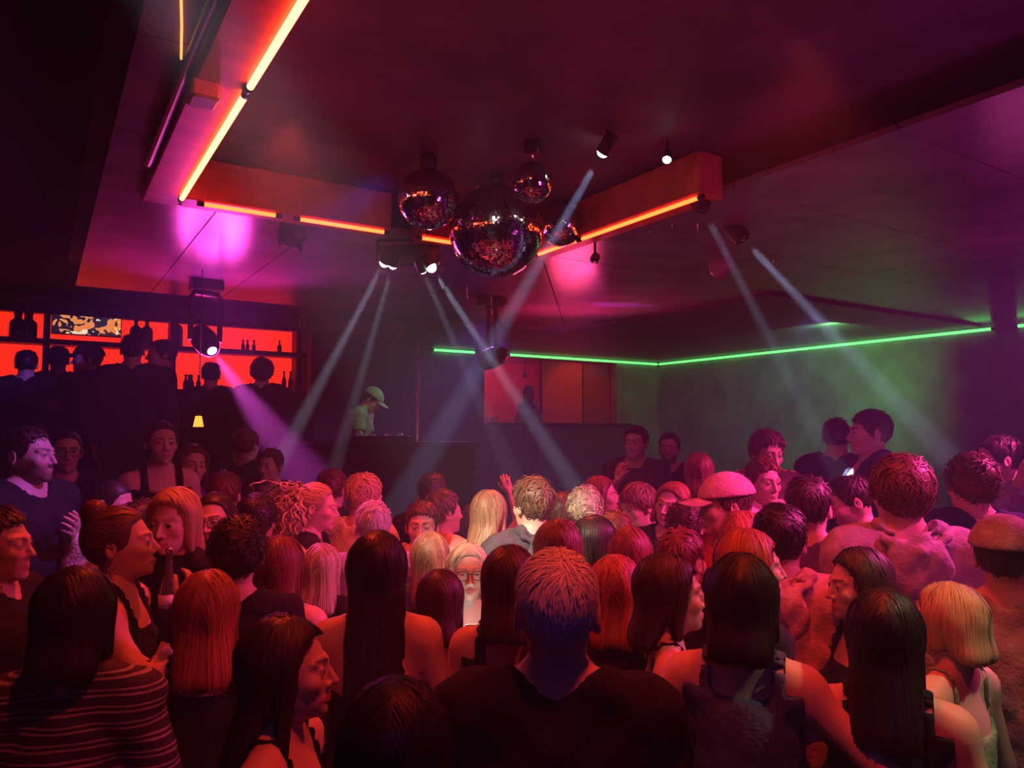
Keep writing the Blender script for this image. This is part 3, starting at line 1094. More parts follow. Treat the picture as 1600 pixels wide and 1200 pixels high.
def person(label, px, top, d, phi, sex='m', hair=('short', 'brown'), wear=('tee', 'black'), arms=('down', 'down'), hy=0, hp=0, hr=0, lean=0, side=0,
           skin='a', floor=None, hd=False, glasses=None, cap=None, beard=0.0, earring=None, pants='navy', heavy=0.0, inner=None, group=None, eyes=1.0, key=None):
    fem = sex == 'f'
    far = d > 5.0
    rng = np.random.default_rng(abs(hash_label(label)) % (2 ** 31))
    R_ = math.radians
    # --- frames
    piv = Matrix.Translation((0, 0, 0.95))
    Mt = piv @ rotm(0, R_(lean), R_(side)) @ piv.inverted()
    hs = 0.955 if fem else 1.0
    npv = Matrix.Translation((0, 0.012, 1.505))
    Mh = Mt @ npv @ rotm(R_(hy), R_(hp), R_(hr)) @ Matrix.Translation((0, -0.012, 0.122)) @ Matrix.Scale(hs, 4)
    Mti = np.array(Mt.inverted())
    lean_on = bool(lean or side)

    def tq(p):
        return (p @ A32(Mti[:3, :3].T) + A32(Mti[:3, 3])) if lean_on else p
    LA = arm_points(arms[0], 1, fem)
    RA = arm_points(arms[1], -1, fem)
    ka = 0.84 if fem else 1.0
    Mhi = np.array(Mh.inverted())
    nb = xf(Mt, [(0, 0.016, 1.44)])[0]
    nb_h = xf(Matrix(Mhi.tolist()), [nb])[0]
    nr = (0.046, 0.050) if fem else (0.055, 0.060)
    skull_w = xf(Mh, [(0, 0.022, -0.05)])[0]

    def body_fn(p):
        q = tq(p)
        dd = torso_sdf(q, fem, 0, heavy)
        for a in (LA, RA):
            dd = smin(dd, s_cone(q, a[0], a[1], 0.054 * ka, 0.043 * ka), 0.035)
            dd = smin(dd, s_cone(q, a[1], a[2], 0.044 * ka, 0.0285 * ka), 0.02)
        dd = smin(dd, s_cone(p, nb, skull_w, nr[1] * 1.0, nr[0] * 0.98), 0.035)
        dd = smin(dd, legs_sdf(p, fem), 0.05)
        dd = smin(dd, foot_sdf(p), 0.02)
        return dd

    mx = max(abs(LA[1][0]), abs(RA[1][0]), 0.3) + 0.09
    ylo = min(LA[2][1], RA[2][1], -0.2) - 0.08
    zt = max(1.56, LA[2][2] + 0.05, RA[2][2] + 0.05, LA[1][2] + 0.06, RA[1][2] + 0.06)
    ls = math.sin(R_(lean)) * 0.8
    V, Q = surface(body_fn, (-mx - abs(math.sin(R_(side))) * 0.6, ylo - max(0, ls), -0.01), (mx + abs(math.sin(R_(side))) * 0.6, 0.24 + max(0, -ls), zt + 0.02), 0.0275)
    sk = np.array(SKINS[skin]) * rng.uniform(0.92, 1.06)
    parts = [(V, Q, np.tile(A32(sk), (len(V), 1)))]
    h = (0.0054 if hd else 0.0095) if not far else 0.0105
    def hfn(p):
        return head_sdf(p, fem, (nb_h, nr[0] / hs, nr[1] / hs))
    Vh, Qh = surface(hfn, (-0.102, -0.135, -0.19), (0.102, 0.128, 0.134), h)
    Ch = head_colors(Vh, sk, A32(HAIRC[hair[1]]) * 0.8 if hair[1] not in ('white', 'grey') else A32((0.2, 0.2, 0.2)), fem, beard, eyes)
    parts.append((xf(Mh, Vh).astype(np.float32), Qh, Ch))
    for a, sd in ((LA, 1), (RA, -1)):
        Vx, Qx = hand_mesh(a[4])
        f = a[2] - a[1]
        f /= np.linalg.norm(f)
        pn = a[3] - f * (a[3] @ f)
        pn /= np.linalg.norm(pn)
        Y = -pn
        X = np.cross(Y, f)
        W = Vx.copy() * (0.90 if fem else 1.0)
        if sd == 1:
            W[:, 0] *= -1
            Qx = Qx[:, ::-1]
        W = W @ np.stack([X, Y, f]).astype(np.float32) + A32(a[2])
        W = xf(Mt, W).astype(np.float32)
        parts.append((W, Qx, np.tile(A32(sk), (len(W), 1))))
    V, Q, C = merge(parts)
    # --- placing: the top of the hair stands on the pixel's ray at depth d
    d = DEPTHS.get(label, d)
    vol = {'afro': 0.042, 'mop': 0.022, 'curly': 0.024, 'wavy': 0.022, 'bun': 0.03}.get(hair[0], 0.016)
    headtop = xf(Mh, [(0, 0.018, 0.122 + vol)])[0]
    wt = at_depth(px, top, d)
    if floor is None:
        floor = floor_at(wt.x, wt.y)
    s = (wt.z - floor) / headtop[2]
    theta = -YAW - math.atan((px - 800) / F_PX) + R_(phi)
    ct, st = math.cos(theta), math.sin(theta)
    ox = (headtop[0] * ct - headtop[1] * st) * s
    oy = (headtop[0] * st + headtop[1] * ct) * s
    root = empty('person', (wt.x - ox, wt.y - oy, floor), theta, s)
    PEOPLE.append((label, px, top, d, wt.x - ox, wt.y - oy, floor, s * 1.75))
    tag(root, label, 'person', group or 'people on the crowded dance floor')
    me = quick_mesh('body', V, Q, C)
    link('body', me, mat_attr('skin', 0.5, 0.4, bump=0.05, bscale=260), root)
    # --- hair
    if hair[0] != 'bald':
        kw = hair[2] if len(hair) > 2 else {}
        Vg, Qg, Cg = make_hair(hair[0], HAIRC[hair[1]], rng, Mh, None, **{**kw, 'dens': kw.get('dens', 1.0) * (0.32 if far else 0.5 if d > 2.9 else 0.7 if d > 2.3 else 0.9), 'fine': kw.get('fine', 1.0) * (1.6 if far else 1.3 if d > 2.9 else 1.1 if d > 2.3 else 1.0)})
        me = quick_mesh('hair', xf(Mh, Vg), Qg, Cg)
        link('hair', me, mat_attr('hair_strands', 0.48, 0.4, bscale=300), root)
    # --- clothes
    kind, color = wear[0], wear[1]
    lower_wear(fem, 'trousers', root, pants)
    dress(kind, color, wear[2] if len(wear) > 2 else {}, fem, LA, RA, ka, tq, heavy, root, mx, ylo, zt, ls, inner, R_(side), 0.011 if d < 1.8 else None)
    if glasses:
        make_glasses(root, Mh, glasses)
    if cap:
        make_cap(root, Mh, *cap)
    if earring:
        for sx in (-1, 1):
            b = MB()
            c = Vector((sx * 0.086, 0.020, -0.052 if earring == 'hoop' else -0.036))
            if earring == 'hoop':
                pts = [c + Vector((0, math.cos(a) * 0.016, math.sin(a) * 0.016)) for a in np.linspace(0, 2 * math.pi, 14, endpoint=False)]
                b.tube(pts, 0.0017, 6, closed=True)
            else:
                b.lathe([(0, -0.004), (0.004, 0), (0, 0.004)], 8, Matrix.Translation(c))
            b.v = [xf(Mh, v) for v in b.v]
            b.build('earring', mat('silver', (0.8, 0.78, 0.75), 0.2, 1.0), root, True)
    PEOPLE_BY_LABEL[key or label] = (root, Mt, Mh, LA, RA, s, theta)
    return root


def hash_label(s):
    h = 7
    for ch in s:
        h = (h * 131 + ord(ch)) % 2147483647
    return h


def hand_world(key, side):
    """world point inside the fist, and the hand's frame, of a person's hand"""
    root, Mt, Mh, LA, RA, s, th = PEOPLE_BY_LABEL[key]
    a = LA if side == 'L' else RA
    f = a[2] - a[1]
    f = f / np.linalg.norm(f)
    pn = a[3] - f * (a[3] @ f)
    pn /= np.linalg.norm(pn)
    M = Matrix.Translation(root.location) @ Matrix.Rotation(th, 4, 'Z') @ Matrix.Scale(s, 4) @ Mt
    p = a[2] + f * 0.088 + pn * 0.034
    return M @ Vector(p), (M.to_3x3() @ Vector(f)).normalized(), (M.to_3x3() @ Vector(pn)).normalized()


def dress(kind, color, kw, fem, LA, RA, ka, tq, heavy, root, mx, ylo, zt, ls, inner, sidea, res=None):
    off = {'tee': 0.014, 'long': 0.014, 'tank': 0.009, 'strap': 0.009, 'hoodie': 0.023, 'jacket': 0.019, 'shirt': 0.016, 'crop': 0.010}[kind]
    sleeve = {'tee': 0.62, 'long': 1.9, 'tank': 0.0, 'strap': 0.0, 'hoodie': 1.92, 'jacket': 1.9, 'shirt': 0.62, 'crop': 0.0}[kind]
    sleeve = kw.get('sleeve', sleeve)
    hem = kw.get('hem', 0.84 if kind != 'crop' else 1.1)
    ph = (hash_label(color + kind + root.name) % 628) / 100
    so = off + (0.012 if kind in ('tee', 'shirt') else 0.006)

    def fn(p):
        q = tq(p)
        w = 0.0026 if kind in ('tank', 'strap', 'crop') else (0.0050 if kind == 'hoodie' else 0.0058)
        wr = w * (np.sin(q[:, 2] * 38 + 9 * q[:, 0] + ph) * np.sin(q[:, 0] * 24 + q[:, 1] * 20 + ph * 2) + 0.5 * np.sin(q[:, 2] * 83 + q[:, 1] * 41 + ph * 3) * np.sin(q[:, 0] * 57 + ph))
        dd = torso_sdf(q, fem, off, heavy)
        if kind in ('hoodie', 'jacket', 'tee', 'shirt', 'long'):
            # cloth hangs straight from the chest
            dd = smin(dd, s_ell(q, (0, 0.004, 1.10), (0.150 if fem else 0.165, 0.112 if fem else 0.122, 0.26)) - off * 0.6 - heavy * 0.1, 0.06)
        if sleeve > 0:
            for a in (LA, RA):
                e1 = a[0] + (a[1] - a[0]) * min(1.0, sleeve)
                d1 = s_cone(q, a[0], e1, 0.054 * ka + so, 0.046 * ka + so)
                ax = (a[1] - a[0]) / np.linalg.norm(a[1] - a[0])
                if sleeve < 1:
                    d1 = np.maximum(d1, (q - A32(e1)) @ A32(ax))
                dd = smin(dd, d1, 0.035)
                if sleeve > 1:
                    e2 = a[1] + (a[2] - a[1]) * (sleeve - 1) * 1.05
                    d2 = s_cone(q, a[1], e2, 0.046 * ka + so, 0.034 * ka + so * 0.8)
                    ax2 = (a[2] - a[1]) / np.linalg.norm(a[2] - a[1])
                    d2 = np.maximum(d2, (q - A32(e2)) @ A32(ax2))
                    dd = smin(dd, d2, 0.02)
        dd = dd + wr
        x = np.abs(q[:, 0])
        if kind in ('tank', 'strap', 'crop'):
            zb = {'tank': 1.40, 'strap': 1.315, 'crop': 1.34}[kind]
            nl = np.where(q[:, 1] > 0, zb - kw.get('back', 0.0), zb - 0.03) + np.clip(x - 0.05, 0, 0.2) * 0.25
            dd = smax(dd, (q[:, 2] - nl) * 0.9, 0.008)
            if kind != 'crop':
                dd = np.maximum(dd, (x - (0.150 if fem else 0.165) - np.clip(1.36 - q[:, 2], 0, 0.1) * 1.2) * 0.9)
            sw = {'tank': 0.018, 'strap': 0.0085, 'crop': 0.012}[kind]
            band = np.maximum(np.abs(torso_sdf(q, fem, 0.004, heavy)) - 0.0055, np.abs(x - 0.088 - np.clip(q[:, 2] - 1.36, 0, 1) * 0.0) - sw)
            band = np.maximum(band, 1.27 - q[:, 2])
            dd = np.minimum(dd, band)
        else:
            zn = {'tee': 1.492, 'long': 1.496, 'hoodie': 1.505, 'jacket': 1.515, 'shirt': 1.500}[kind] - (0.012 if fem else 0)
            zn += kw.get('neck', 0.0)
            rn = (0.055 if fem else 0.065) + {'tee': 0.004, 'long': 0.0, 'hoodie': 0.012, 'jacket': 0.006, 'shirt': 0.004}[kind]
            hole = np.maximum(np.hypot(q[:, 0], (q[:, 1] + 0.004 - 0.015 * (kind == 'hoodie')) * 0.92) - rn - np.clip(q[:, 2] - 1.47, -0.03, 0.1) * 0.35, 1.43 + 0.035 * np.clip(q[:, 1] / 0.05, 0, 1) - q[:, 2])
            dd = smax(dd, -hole, 0.010)
            dd = smax(dd, (q[:, 2] - (zn + 0.035 + 0.30 * q[:, 1])) * 0.9, 0.012)
        dd = np.maximum(dd, hem - q[:, 2])
        if kind == 'jacket':
            dd = np.maximum(dd, -np.maximum(x - 0.045 - np.clip(1.45 - q[:, 2], 0, 1) * 0.05, q[:, 1] + 0.02))
        if kw.get('collar'):
            # folded collar or turtleneck
            ring = np.abs(np.hypot(q[:, 0], (q[:, 1] - 0.012) * 1.0) - (0.058 if fem else 0.068)) - 0.009
            hc = kw['collar']
            ring = smax(ring, np.abs(q[:, 2] - (1.485 + 0.25 * q[:, 1])) - hc, 0.006)
            dd = smin(dd, ring, 0.012)
        return dd
    sx = abs(math.sin(sidea)) * 0.6
    V, Q = surface(fn, (-mx - 0.03 - sx, ylo - 0.03 - max(0, ls), hem - 0.12 - abs(ls) * 0.2), (mx + 0.03 + sx, 0.27 + max(0, -ls), max(zt, 1.56) + 0.05), res or 0.0185 if kind not in ('strap', 'tank', 'crop') else 0.0145)
    nm = {'tee': 't_shirt', 'long': 'sweater', 'tank': 'tank_top', 'strap': 'strap_top', 'hoodie': 'hoodie', 'jacket': 'jacket', 'shirt': 'shirt', 'crop': 'crop_top'}[kind]
    top = link(nm, quick_mesh(nm, V, Q), cloth(color), root)
    if kind == 'hoodie':
        def hood(p):
            q = tq(p)
            x = np.abs(q[:, 0])
            qq = q.copy()
            qq[:, 0] = x
            dd = s_cone(qq, (0.0, 0.112, 1.512), (0.092, 0.058, 1.528), 0.024, 0.023)
            dd = smin(dd, s_cone(qq, (0.092, 0.058, 1.528), (0.074, -0.070, 1.462), 0.023, 0.016), 0.02)
            dd = smin(dd, s_ell(q, (0, 0.128, 1.405), (0.128 - 0.25 * np.float32(0.1), 0.034, 0.108)), 0.02)
            dd = smin(dd, s_cone(qq, (0.0, 0.156, 1.462), (0.100, 0.100, 1.500), 0.016, 0.014), 0.012)
            dd = smax(dd, -s_ell(q, (0, 0.070, 1.560), (0.078, 0.066, 0.075)), 0.012)
            dd = smax(dd, -s_cone(qq, (0.0, 0.172, 1.492), (0.085, 0.118, 1.522), 0.010, 0.006), 0.010)
            dd += 0.006 * np.sin(q[:, 2] * 60 + q[:, 0] * 30 + ph) * np.sin(q[:, 0] * 42 + ph * 2)
            return dd
        V, Q = surface(hood, (-0.18, -0.13 - max(0, ls), 1.24), (0.18, 0.25, 1.62), 0.010)
        link('hood', quick_mesh('hood', V, Q), cloth(color), top)
    if inner:
        def ifn(p):
            q = tq(p)
            dd = torso_sdf(q, fem, 0.010, heavy)
            dd = smax(dd, (q[:, 2] - (1.488 + 0.45 * q[:, 1])) * 0.9, 0.01)
            dd = np.maximum(dd, np.abs(q[:, 0]) - 0.125)
            return np.maximum(dd, 0.9 - q[:, 2])
        V, Q = surface(ifn, (-0.2, -0.2 - max(0, ls), 0.88), (0.2, 0.2, 1.56), 0.02)
        link('t_shirt', quick_mesh('t_shirt', V, Q), cloth(inner), root)


def make_glasses(root, Mh, color):
    b = MB()
    for sx in (-1, 1):
        c = Vector((sx * 0.033, -0.104, 0.0))
        pts = []
        for a in np.linspace(0, 2 * math.pi, 20, endpoint=False):
            ca, sa = math.cos(a), math.sin(a)
            pts.append(c + Vector((0.025 * abs(ca) ** 0.7 * np.sign(ca), 0.008 * ca * ca * 1.0 if ca * sx > 0 else 0, 0.019 * abs(sa) ** 0.7 * np.sign(sa))))
        b.tube(pts, 0.0021, 6, closed=True)
        b.tube([(sx * 0.058, -0.096, 0.006), (sx * 0.078, -0.060, 0.006), (sx * 0.083, 0.012, 0.008), (sx * 0.083, 0.035, -0.012)], 0.0022, 6)
    b.tube([(-0.009, -0.106, 0.006), (0, -0.109, 0.009), (0.009, -0.106, 0.006)], 0.002, 6)
    b.v = [xf(Mh, v) for v in b.v]
    g = b.build('glasses', mat('glasses_frame', (0.02, 0.02, 0.025), 0.3), root, True)
    l = MB()
    for sx in (-1, 1):
        n = 16
        V = [(sx * 0.033, -0.1055, 0.0)]
        for k in range(n):
            a = 2 * math.pi * k / n
            V.append((sx * 0.033 + 0.0245 * math.cos(a), -0.1035, 0.0185 * math.sin(a)))
        l.add(xf(Mh, V), [(0, 1 + k, 1 + (k + 1) % n) for k in range(n)])
    l.build('lens', mat_glass(), g, True)


def mat_glass():
    if 'clear_glass' in MATS:
        return MATS['clear_glass']
    m, N, L, b = principled('clear_glass')
    b.inputs['Alpha'].default_value = 0.12
    b.inputs['Roughness'].default_value = 0.05
    b.inputs['Base Color'].default_value = (0.9, 0.9, 0.95, 1)
    MATS['clear_glass'] = m
    return m


def make_cap(root, Mh, color, brim=True, flat=False):
    def fn(p):
        t = 0.030 if not flat else 0.026
        d = s_ell(p, (0, 0.018, 0.030), (0.0765 + t, 0.097 + t, 0.092 + t * 0.9))
        d = smax(d, (0.048 - 0.10 * (p[:, 1]) * 0.4 - p[:, 2]) * 1.0, 0.006)
        seam = np.minimum(np.abs(p[:, 0]), np.abs(np.abs(p[:, 0]) * 0.9 - np.abs(p[:, 1] - 0.02) * 1.1))
        return d + 0.002 * (seam < 0.0028) 
    V, Q = surface(fn, (-0.125, -0.13, 0.02), (0.125, 0.165, 0.17), 0.0085)
    c = link('cap', quick_mesh('cap', xf(Mh, V), Q), cloth(color), root)
    if brim:
        def bf(p):
            d = s_ell(p, (0, -0.105, 0.052), (0.085, 0.092, 0.06))
            s = p[:, 2] - (0.052 + 0.10 * (-0.09 - p[:, 1]) * -0.9 - 4.5 * p[:, 0] ** 2)
            d = np.maximum(d, np.abs(s) - 0.0035)
            return np.maximum(d, p[:, 1] + 0.065)
        V, Q = surface(bf, (-0.1, -0.21, -0.02), (0.1, -0.05, 0.10), 0.0045, False)
        link('brim', quick_mesh('brim', xf(Mh, V), Q), cloth(color), c)
    return c

# ------------------------------------------------------------------ the room
Z_RING = 3.25
Z_CEIL = 3.30
Z_REC = 3.50
ca, cb_, cc_ = at_z(285, 312, Z_RING), at_z(840, 393, Z_RING), at_z(1085, 303, Z_RING)
RX0, RX1, RY1 = ca.x, cb_.x, (ca.y + cb_.y) / 2
RY0 = 0.35
p2 = at_z(885, 516, Z_CEIL)
CX1, CY1 = p2.x, p2.y
qy = at_z(1221, 459, Z_CEIL).y
p3 = at_z(1028, 568, 3.25)
WX, WY = p3.x, p3.y
LX, FY = -2.5, -3.0
print('ROOM', RX0, RX1, RY1, CX1, CY1, qy, WX, WY)
PODX, PODZ = 2.95, 0.25
BARY, BARZ = 6.2, 0.93
LPX, LPY, LPZ = 0.80, 3.70, 0.20


def floor_at(x, y):
    if y > BARY:
        return BARZ
    if x > PODX:
        return PODZ
    if (x < LPX and y > LPY) or (x < 1.9 and y > 5.15):
        return LPZ
    return 0.0


m_black = mat('black_paint', (0.010, 0.010, 0.014), 0.85, spec=0.15)
m_floor = mat('dark_floor', (0.03, 0.025, 0.03), 0.35, bump=0.05)
m_wall = mat('dark_plaster', (0.10, 0.10, 0.11), 0.75, var=0.35, scale=2.5, bump=0.25, bscale=14)
m_wallg = mat('grey_plaster', (0.20, 0.21, 0.21), 0.8, var=0.4, scale=2.2, bump=0.3, bscale=12)
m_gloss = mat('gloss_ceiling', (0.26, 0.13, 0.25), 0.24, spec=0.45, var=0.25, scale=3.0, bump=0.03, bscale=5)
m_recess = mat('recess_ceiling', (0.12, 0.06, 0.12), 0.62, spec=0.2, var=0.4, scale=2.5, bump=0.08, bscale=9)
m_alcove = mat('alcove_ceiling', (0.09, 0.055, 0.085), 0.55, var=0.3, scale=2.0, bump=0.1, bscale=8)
m_metal = mat('black_metal', (0.02, 0.02, 0.024), 0.38, 0.6)
m_chrome = mat('chrome', (0.75, 0.74, 0.74), 0.18, 1.0)
m_wood = mat('dark_wood', (0.05, 0.028, 0.02), 0.5, var=0.3)


def struct(name, mb, m, parent=None, smooth=False):
    o = mb.build(name, m, parent, smooth)
    if parent is None:
        tag(o, kind='structure')
    return o


struct('floor', MB().box((LX, FY, -0.1), (WX, WY, 0.0)), m_floor)
struct('wall_left', MB().box((LX - 0.12, FY, 0), (LX, WY, 3.7)), m_black)
struct('wall_front', MB().box((LX, FY - 0.12, 0), (WX, FY, 3.7)), m_black)
struct('wall_right', MB().box((WX, FY, 0), (WX + 0.12, WY + 0.12, 3.7)), m_wallg)
# back wall with the opening of the red booth
bx0 = at_y(757, 600, WY).x
bx1 = at_y(964, 600, WY).x
bz1 = at_y(860, 561, WY).z
bz0 = at_y(860, 661, WY).z
struct('wall_back', MB().box((LX, WY, 0), (bx0, WY + 0.12, 3.7)).box((bx1, WY, 0), (WX, WY + 0.12, 3.7)).box((bx0, WY, bz1), (bx1, WY + 0.12, 3.7)).box((bx0, WY, 0), (bx1, WY + 0.12, bz0 - 0.06)), m_wallg)
# ceilings
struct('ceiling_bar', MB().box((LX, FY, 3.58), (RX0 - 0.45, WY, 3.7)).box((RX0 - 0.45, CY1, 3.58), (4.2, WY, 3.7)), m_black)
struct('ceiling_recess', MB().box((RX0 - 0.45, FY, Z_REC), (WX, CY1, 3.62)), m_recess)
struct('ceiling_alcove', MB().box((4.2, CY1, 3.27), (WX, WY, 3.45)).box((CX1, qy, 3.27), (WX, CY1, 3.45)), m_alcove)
# gloss panels of the dropped ceiling around the recess, each with its own edges
low = empty('ceiling_dropped', (0, 0, 0))
tag(low, kind='structure')


def panel(x0, x1, y0, y1, skew=None):
    g = 0.004
    V = [(x0 + g, y0 + g), (x1 - g, y0 + g), (x1 - g, y1 - g), (x0 + g, y1 - g)] if skew is None else skew
    n = len(V)
    mb = MB()
    mb.add([(x, y, Z_CEIL) for x, y in V] + [(x, y, Z_CEIL + 0.03) for x, y in V], [tuple(range(n - 1, -1, -1)), tuple(range(n, 2 * n))] + [(i, (i + 1) % n, n + (i + 1) % n, n + i) for i in range(n)])
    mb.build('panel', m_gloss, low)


RW = 0.19
ox0, ox1, oy1 = RX0 - RW, RX1 + RW, RY1 + RW
k = ox0 - 0.2
lx = ox0 - 0.2
xs = list(np.arange(lx, ox1, 0.62)) + [ox1]
for a, b in zip(xs, xs[1:]):
    panel(a, b, oy1, CY1)
# mitred corner
panel(0, 0, 0, 0, [(ox1 + 0.004, oy1 + 0.012), (CX1 - 0.012, CY1 - 0.004), (ox1 + 0.004, CY1 - 0.004)])
panel(0, 0, 0, 0, [(ox1 + 0.012, oy1 + 0.004), (CX1 - 0.004, oy1 + 0.004), (CX1 - 0.004, CY1 - 0.012)])
ys = list(np.arange(oy1, FY, -0.9)) + [FY]
for a, b in zip(ys, ys[1:]):
    panel(ox1, CX1, b, a)
for a, b in zip(ys, ys[1:]):
    if b < qy:
        for c in np.arange(CX1, WX - 0.4, 1.2):
            panel(c, min(c + 1.2, WX), b, min(a, qy))
for a, b in zip(ys, ys[1:]):
    panel(lx, ox0, b, a)
# platforms
struct('floor_podium', MB().box((PODX, FY + 0.2, 0.0), (WX, BARY, PODZ)), m_floor)
struct('floor_platform', MB().box((LX, BARY, 0.0), (WX, WY, BARZ)), m_floor)
struct('floor_step', MB().box((LX, LPY, 0.0), (LPX, BARY, LPZ)).box((LPX, 5.15, 0.0), (1.9, BARY, LPZ)), m_floor)

# ------------------------------------------------------------------ hanging light frame with red neon
m_fr = mat('frame_lacquer', (0.62, 0.11, 0.07), 0.4, var=0.2)
neon_hot = mat_emit('neon_warm_white', (1.0, 0.12, 0.045), 15.0)
neon_red = mat_emit('neon_red', (1.0, 0.050, 0.009), 12.0)
neon_green = mat_emit('neon_green', (0.10, 1.0, 0.20), 2.6)
fr = empty('neon_fixture', (RX0, RY1, Z_RING))
tag(fr, 'red lacquered frame hanging round the ceiling recess, edged with glowing neon tubes', 'neon light')


def rel(mb, root):
    o = np.array(root.location)
    mb.v = [v - o for v in mb.v]
    return mb


rel(MB().box((ox0, RY0, Z_RING), (RX0, oy1, Z_RING + 0.24), bev=0.01), fr).build('beam', m_fr, fr)
xb = [RX0, at_z(612, 360, Z_RING).x, at_z(662, 368, Z_RING).x, RX1]
for a, b in ((xb[0], xb[1]), (xb[2], xb[3])):
    rel(MB().box((a, RY1, Z_RING), (b, oy1, Z_RING + 0.24), bev=0.01), fr).build('beam', m_fr, fr)
rel(MB().box((RX1, cc_.y - 0.02, Z_RING), (ox1, oy1, Z_RING + 0.24), bev=0.01), fr).build('beam', m_fr, fr)


def neon(a, b, m, root, r=0.011, nm='neon_tube'):
    mb = MB().tube([a, b], r, 10)
    rel(mb, root)
    t = mb.build(nm, m, root, True)
    d = (Vector(b) - Vector(a)).normalized()
    for e, s in ((a, 1), (b, -1)):
        e = Vector(e)
        c = MB().tube([e - d * s * 0.03, e + d * s * 0.006], r * 1.25, 10)
        rel(c, root).build('end_cap', m_metal, t, True)
    return t


zn = Z_RING - 0.014
neon((RX0 - 0.012, RY0 + 0.05, zn), (RX0 - 0.012, at_z(388, 140, zn).y - 0.02, zn), neon_hot, fr, 0.013)
neon((RX0 - 0.012, at_z(388, 140, zn).y + 0.05, zn), (RX0 - 0.012, RY1 - 0.02, zn), neon_hot, fr, 0.013)
for a, b in ((318, 434), (470, 606), (664, 742)):
    neon((at_z(a, 318 + (a - 318) * 0.146, zn).x, RY1 + 0.02, zn), (at_z(b, 318 + (b - 318) * 0.146, zn).x, RY1 + 0.02, zn), neon_red, fr)
ym = at_z(895, 372, zn).y
neon((RX1 + 0.02, RY1 - 0.02, zn), (RX1 + 0.02, ym + 0.03, zn), neon_red, fr)
neon((RX1 + 0.02, ym - 0.01, zn), (RX1 + 0.02, cc_.y, zn), neon_red, fr)
# conduit along the outside of the near beam, with junction box
rel(MB().tube([(ox0 - 0.03, RY0 + 0.1, Z_CEIL - 0.03), (ox0 - 0.03, RY1 - 0.4, Z_CEIL - 0.03)], 0.018, 8), fr).build('conduit', m_metal, fr, True)
rel(MB().box((ox0 - 0.01, at_z(360, 140, zn).y, zn - 0.05), (ox0 + 0.09, at_z(360, 140, zn).y + 0.12, zn + 0.02), bev=0.01), fr).build('junction_box', m_fr, fr)
# warm fairy-light strands pinned to the dropped ceiling
for i, pts in enumerate(([(283, 0), (284, 40), (283, 92)], [(275, 188), (277, 230), (276, 268)])):
    P = [at_z(x, y, Z_CEIL - 0.012) for x, y in pts]
    o = MB().tube(P, 0.004, 6).build('light_strand', mat_emit('strand_glow', (1.0, 0.30, 0.08), 2.2), None, True)
    tag(o, ('thin warm light strand under the ceiling above the near end of the neon frame', 'short warm light strand under the ceiling beside the corner of the neon frame')[i], 'light strand')

# ------------------------------------------------------------------ green light line along the walls
gr = empty('light_line', (WX, WY, 3.23))
tag(gr, 'thin green light line running along the back walls under the ceiling', 'light line')
zg = 3.23
gl = [at_y(677, 542, WY - 0.03).x, at_y(742, 548, WY - 0.03).x, at_y(796, 552, WY - 0.03).x]
neon((gl[0], WY - 0.03, zg), (gl[1], WY - 0.03, zg), neon_green, gr, 0.017)
neon((gl[2], WY - 0.03, zg), (WX - 0.04, WY - 0.03, zg), neon_green, gr, 0.017)
neon((WX - 0.03, WY - 0.06, zg), (WX - 0.03, at_x(1550, 513, WX - 0.03).y, zg), neon_green, gr, 0.017)
neon((WX - 0.03, at_x(1590, 511, WX - 0.03).y, zg), (WX - 0.03, at_x(1720, 499, WX - 0.03).y, zg), neon_green, gr, 0.017)

# ------------------------------------------------------------------ mirror balls
def mat_mirror():
    m, N, L, b = principled('mirror_tile')
    b.inputs['Metallic'].default_value = 1.0
    b.inputs['Roughness'].default_value = 0.10
    a = N.new('ShaderNodeAttribute')
    a.attribute_name = 'Col'
    L.new(a.outputs['Color'], b.inputs['Base Color'])
    return m


m_mirror = mat_mirror()


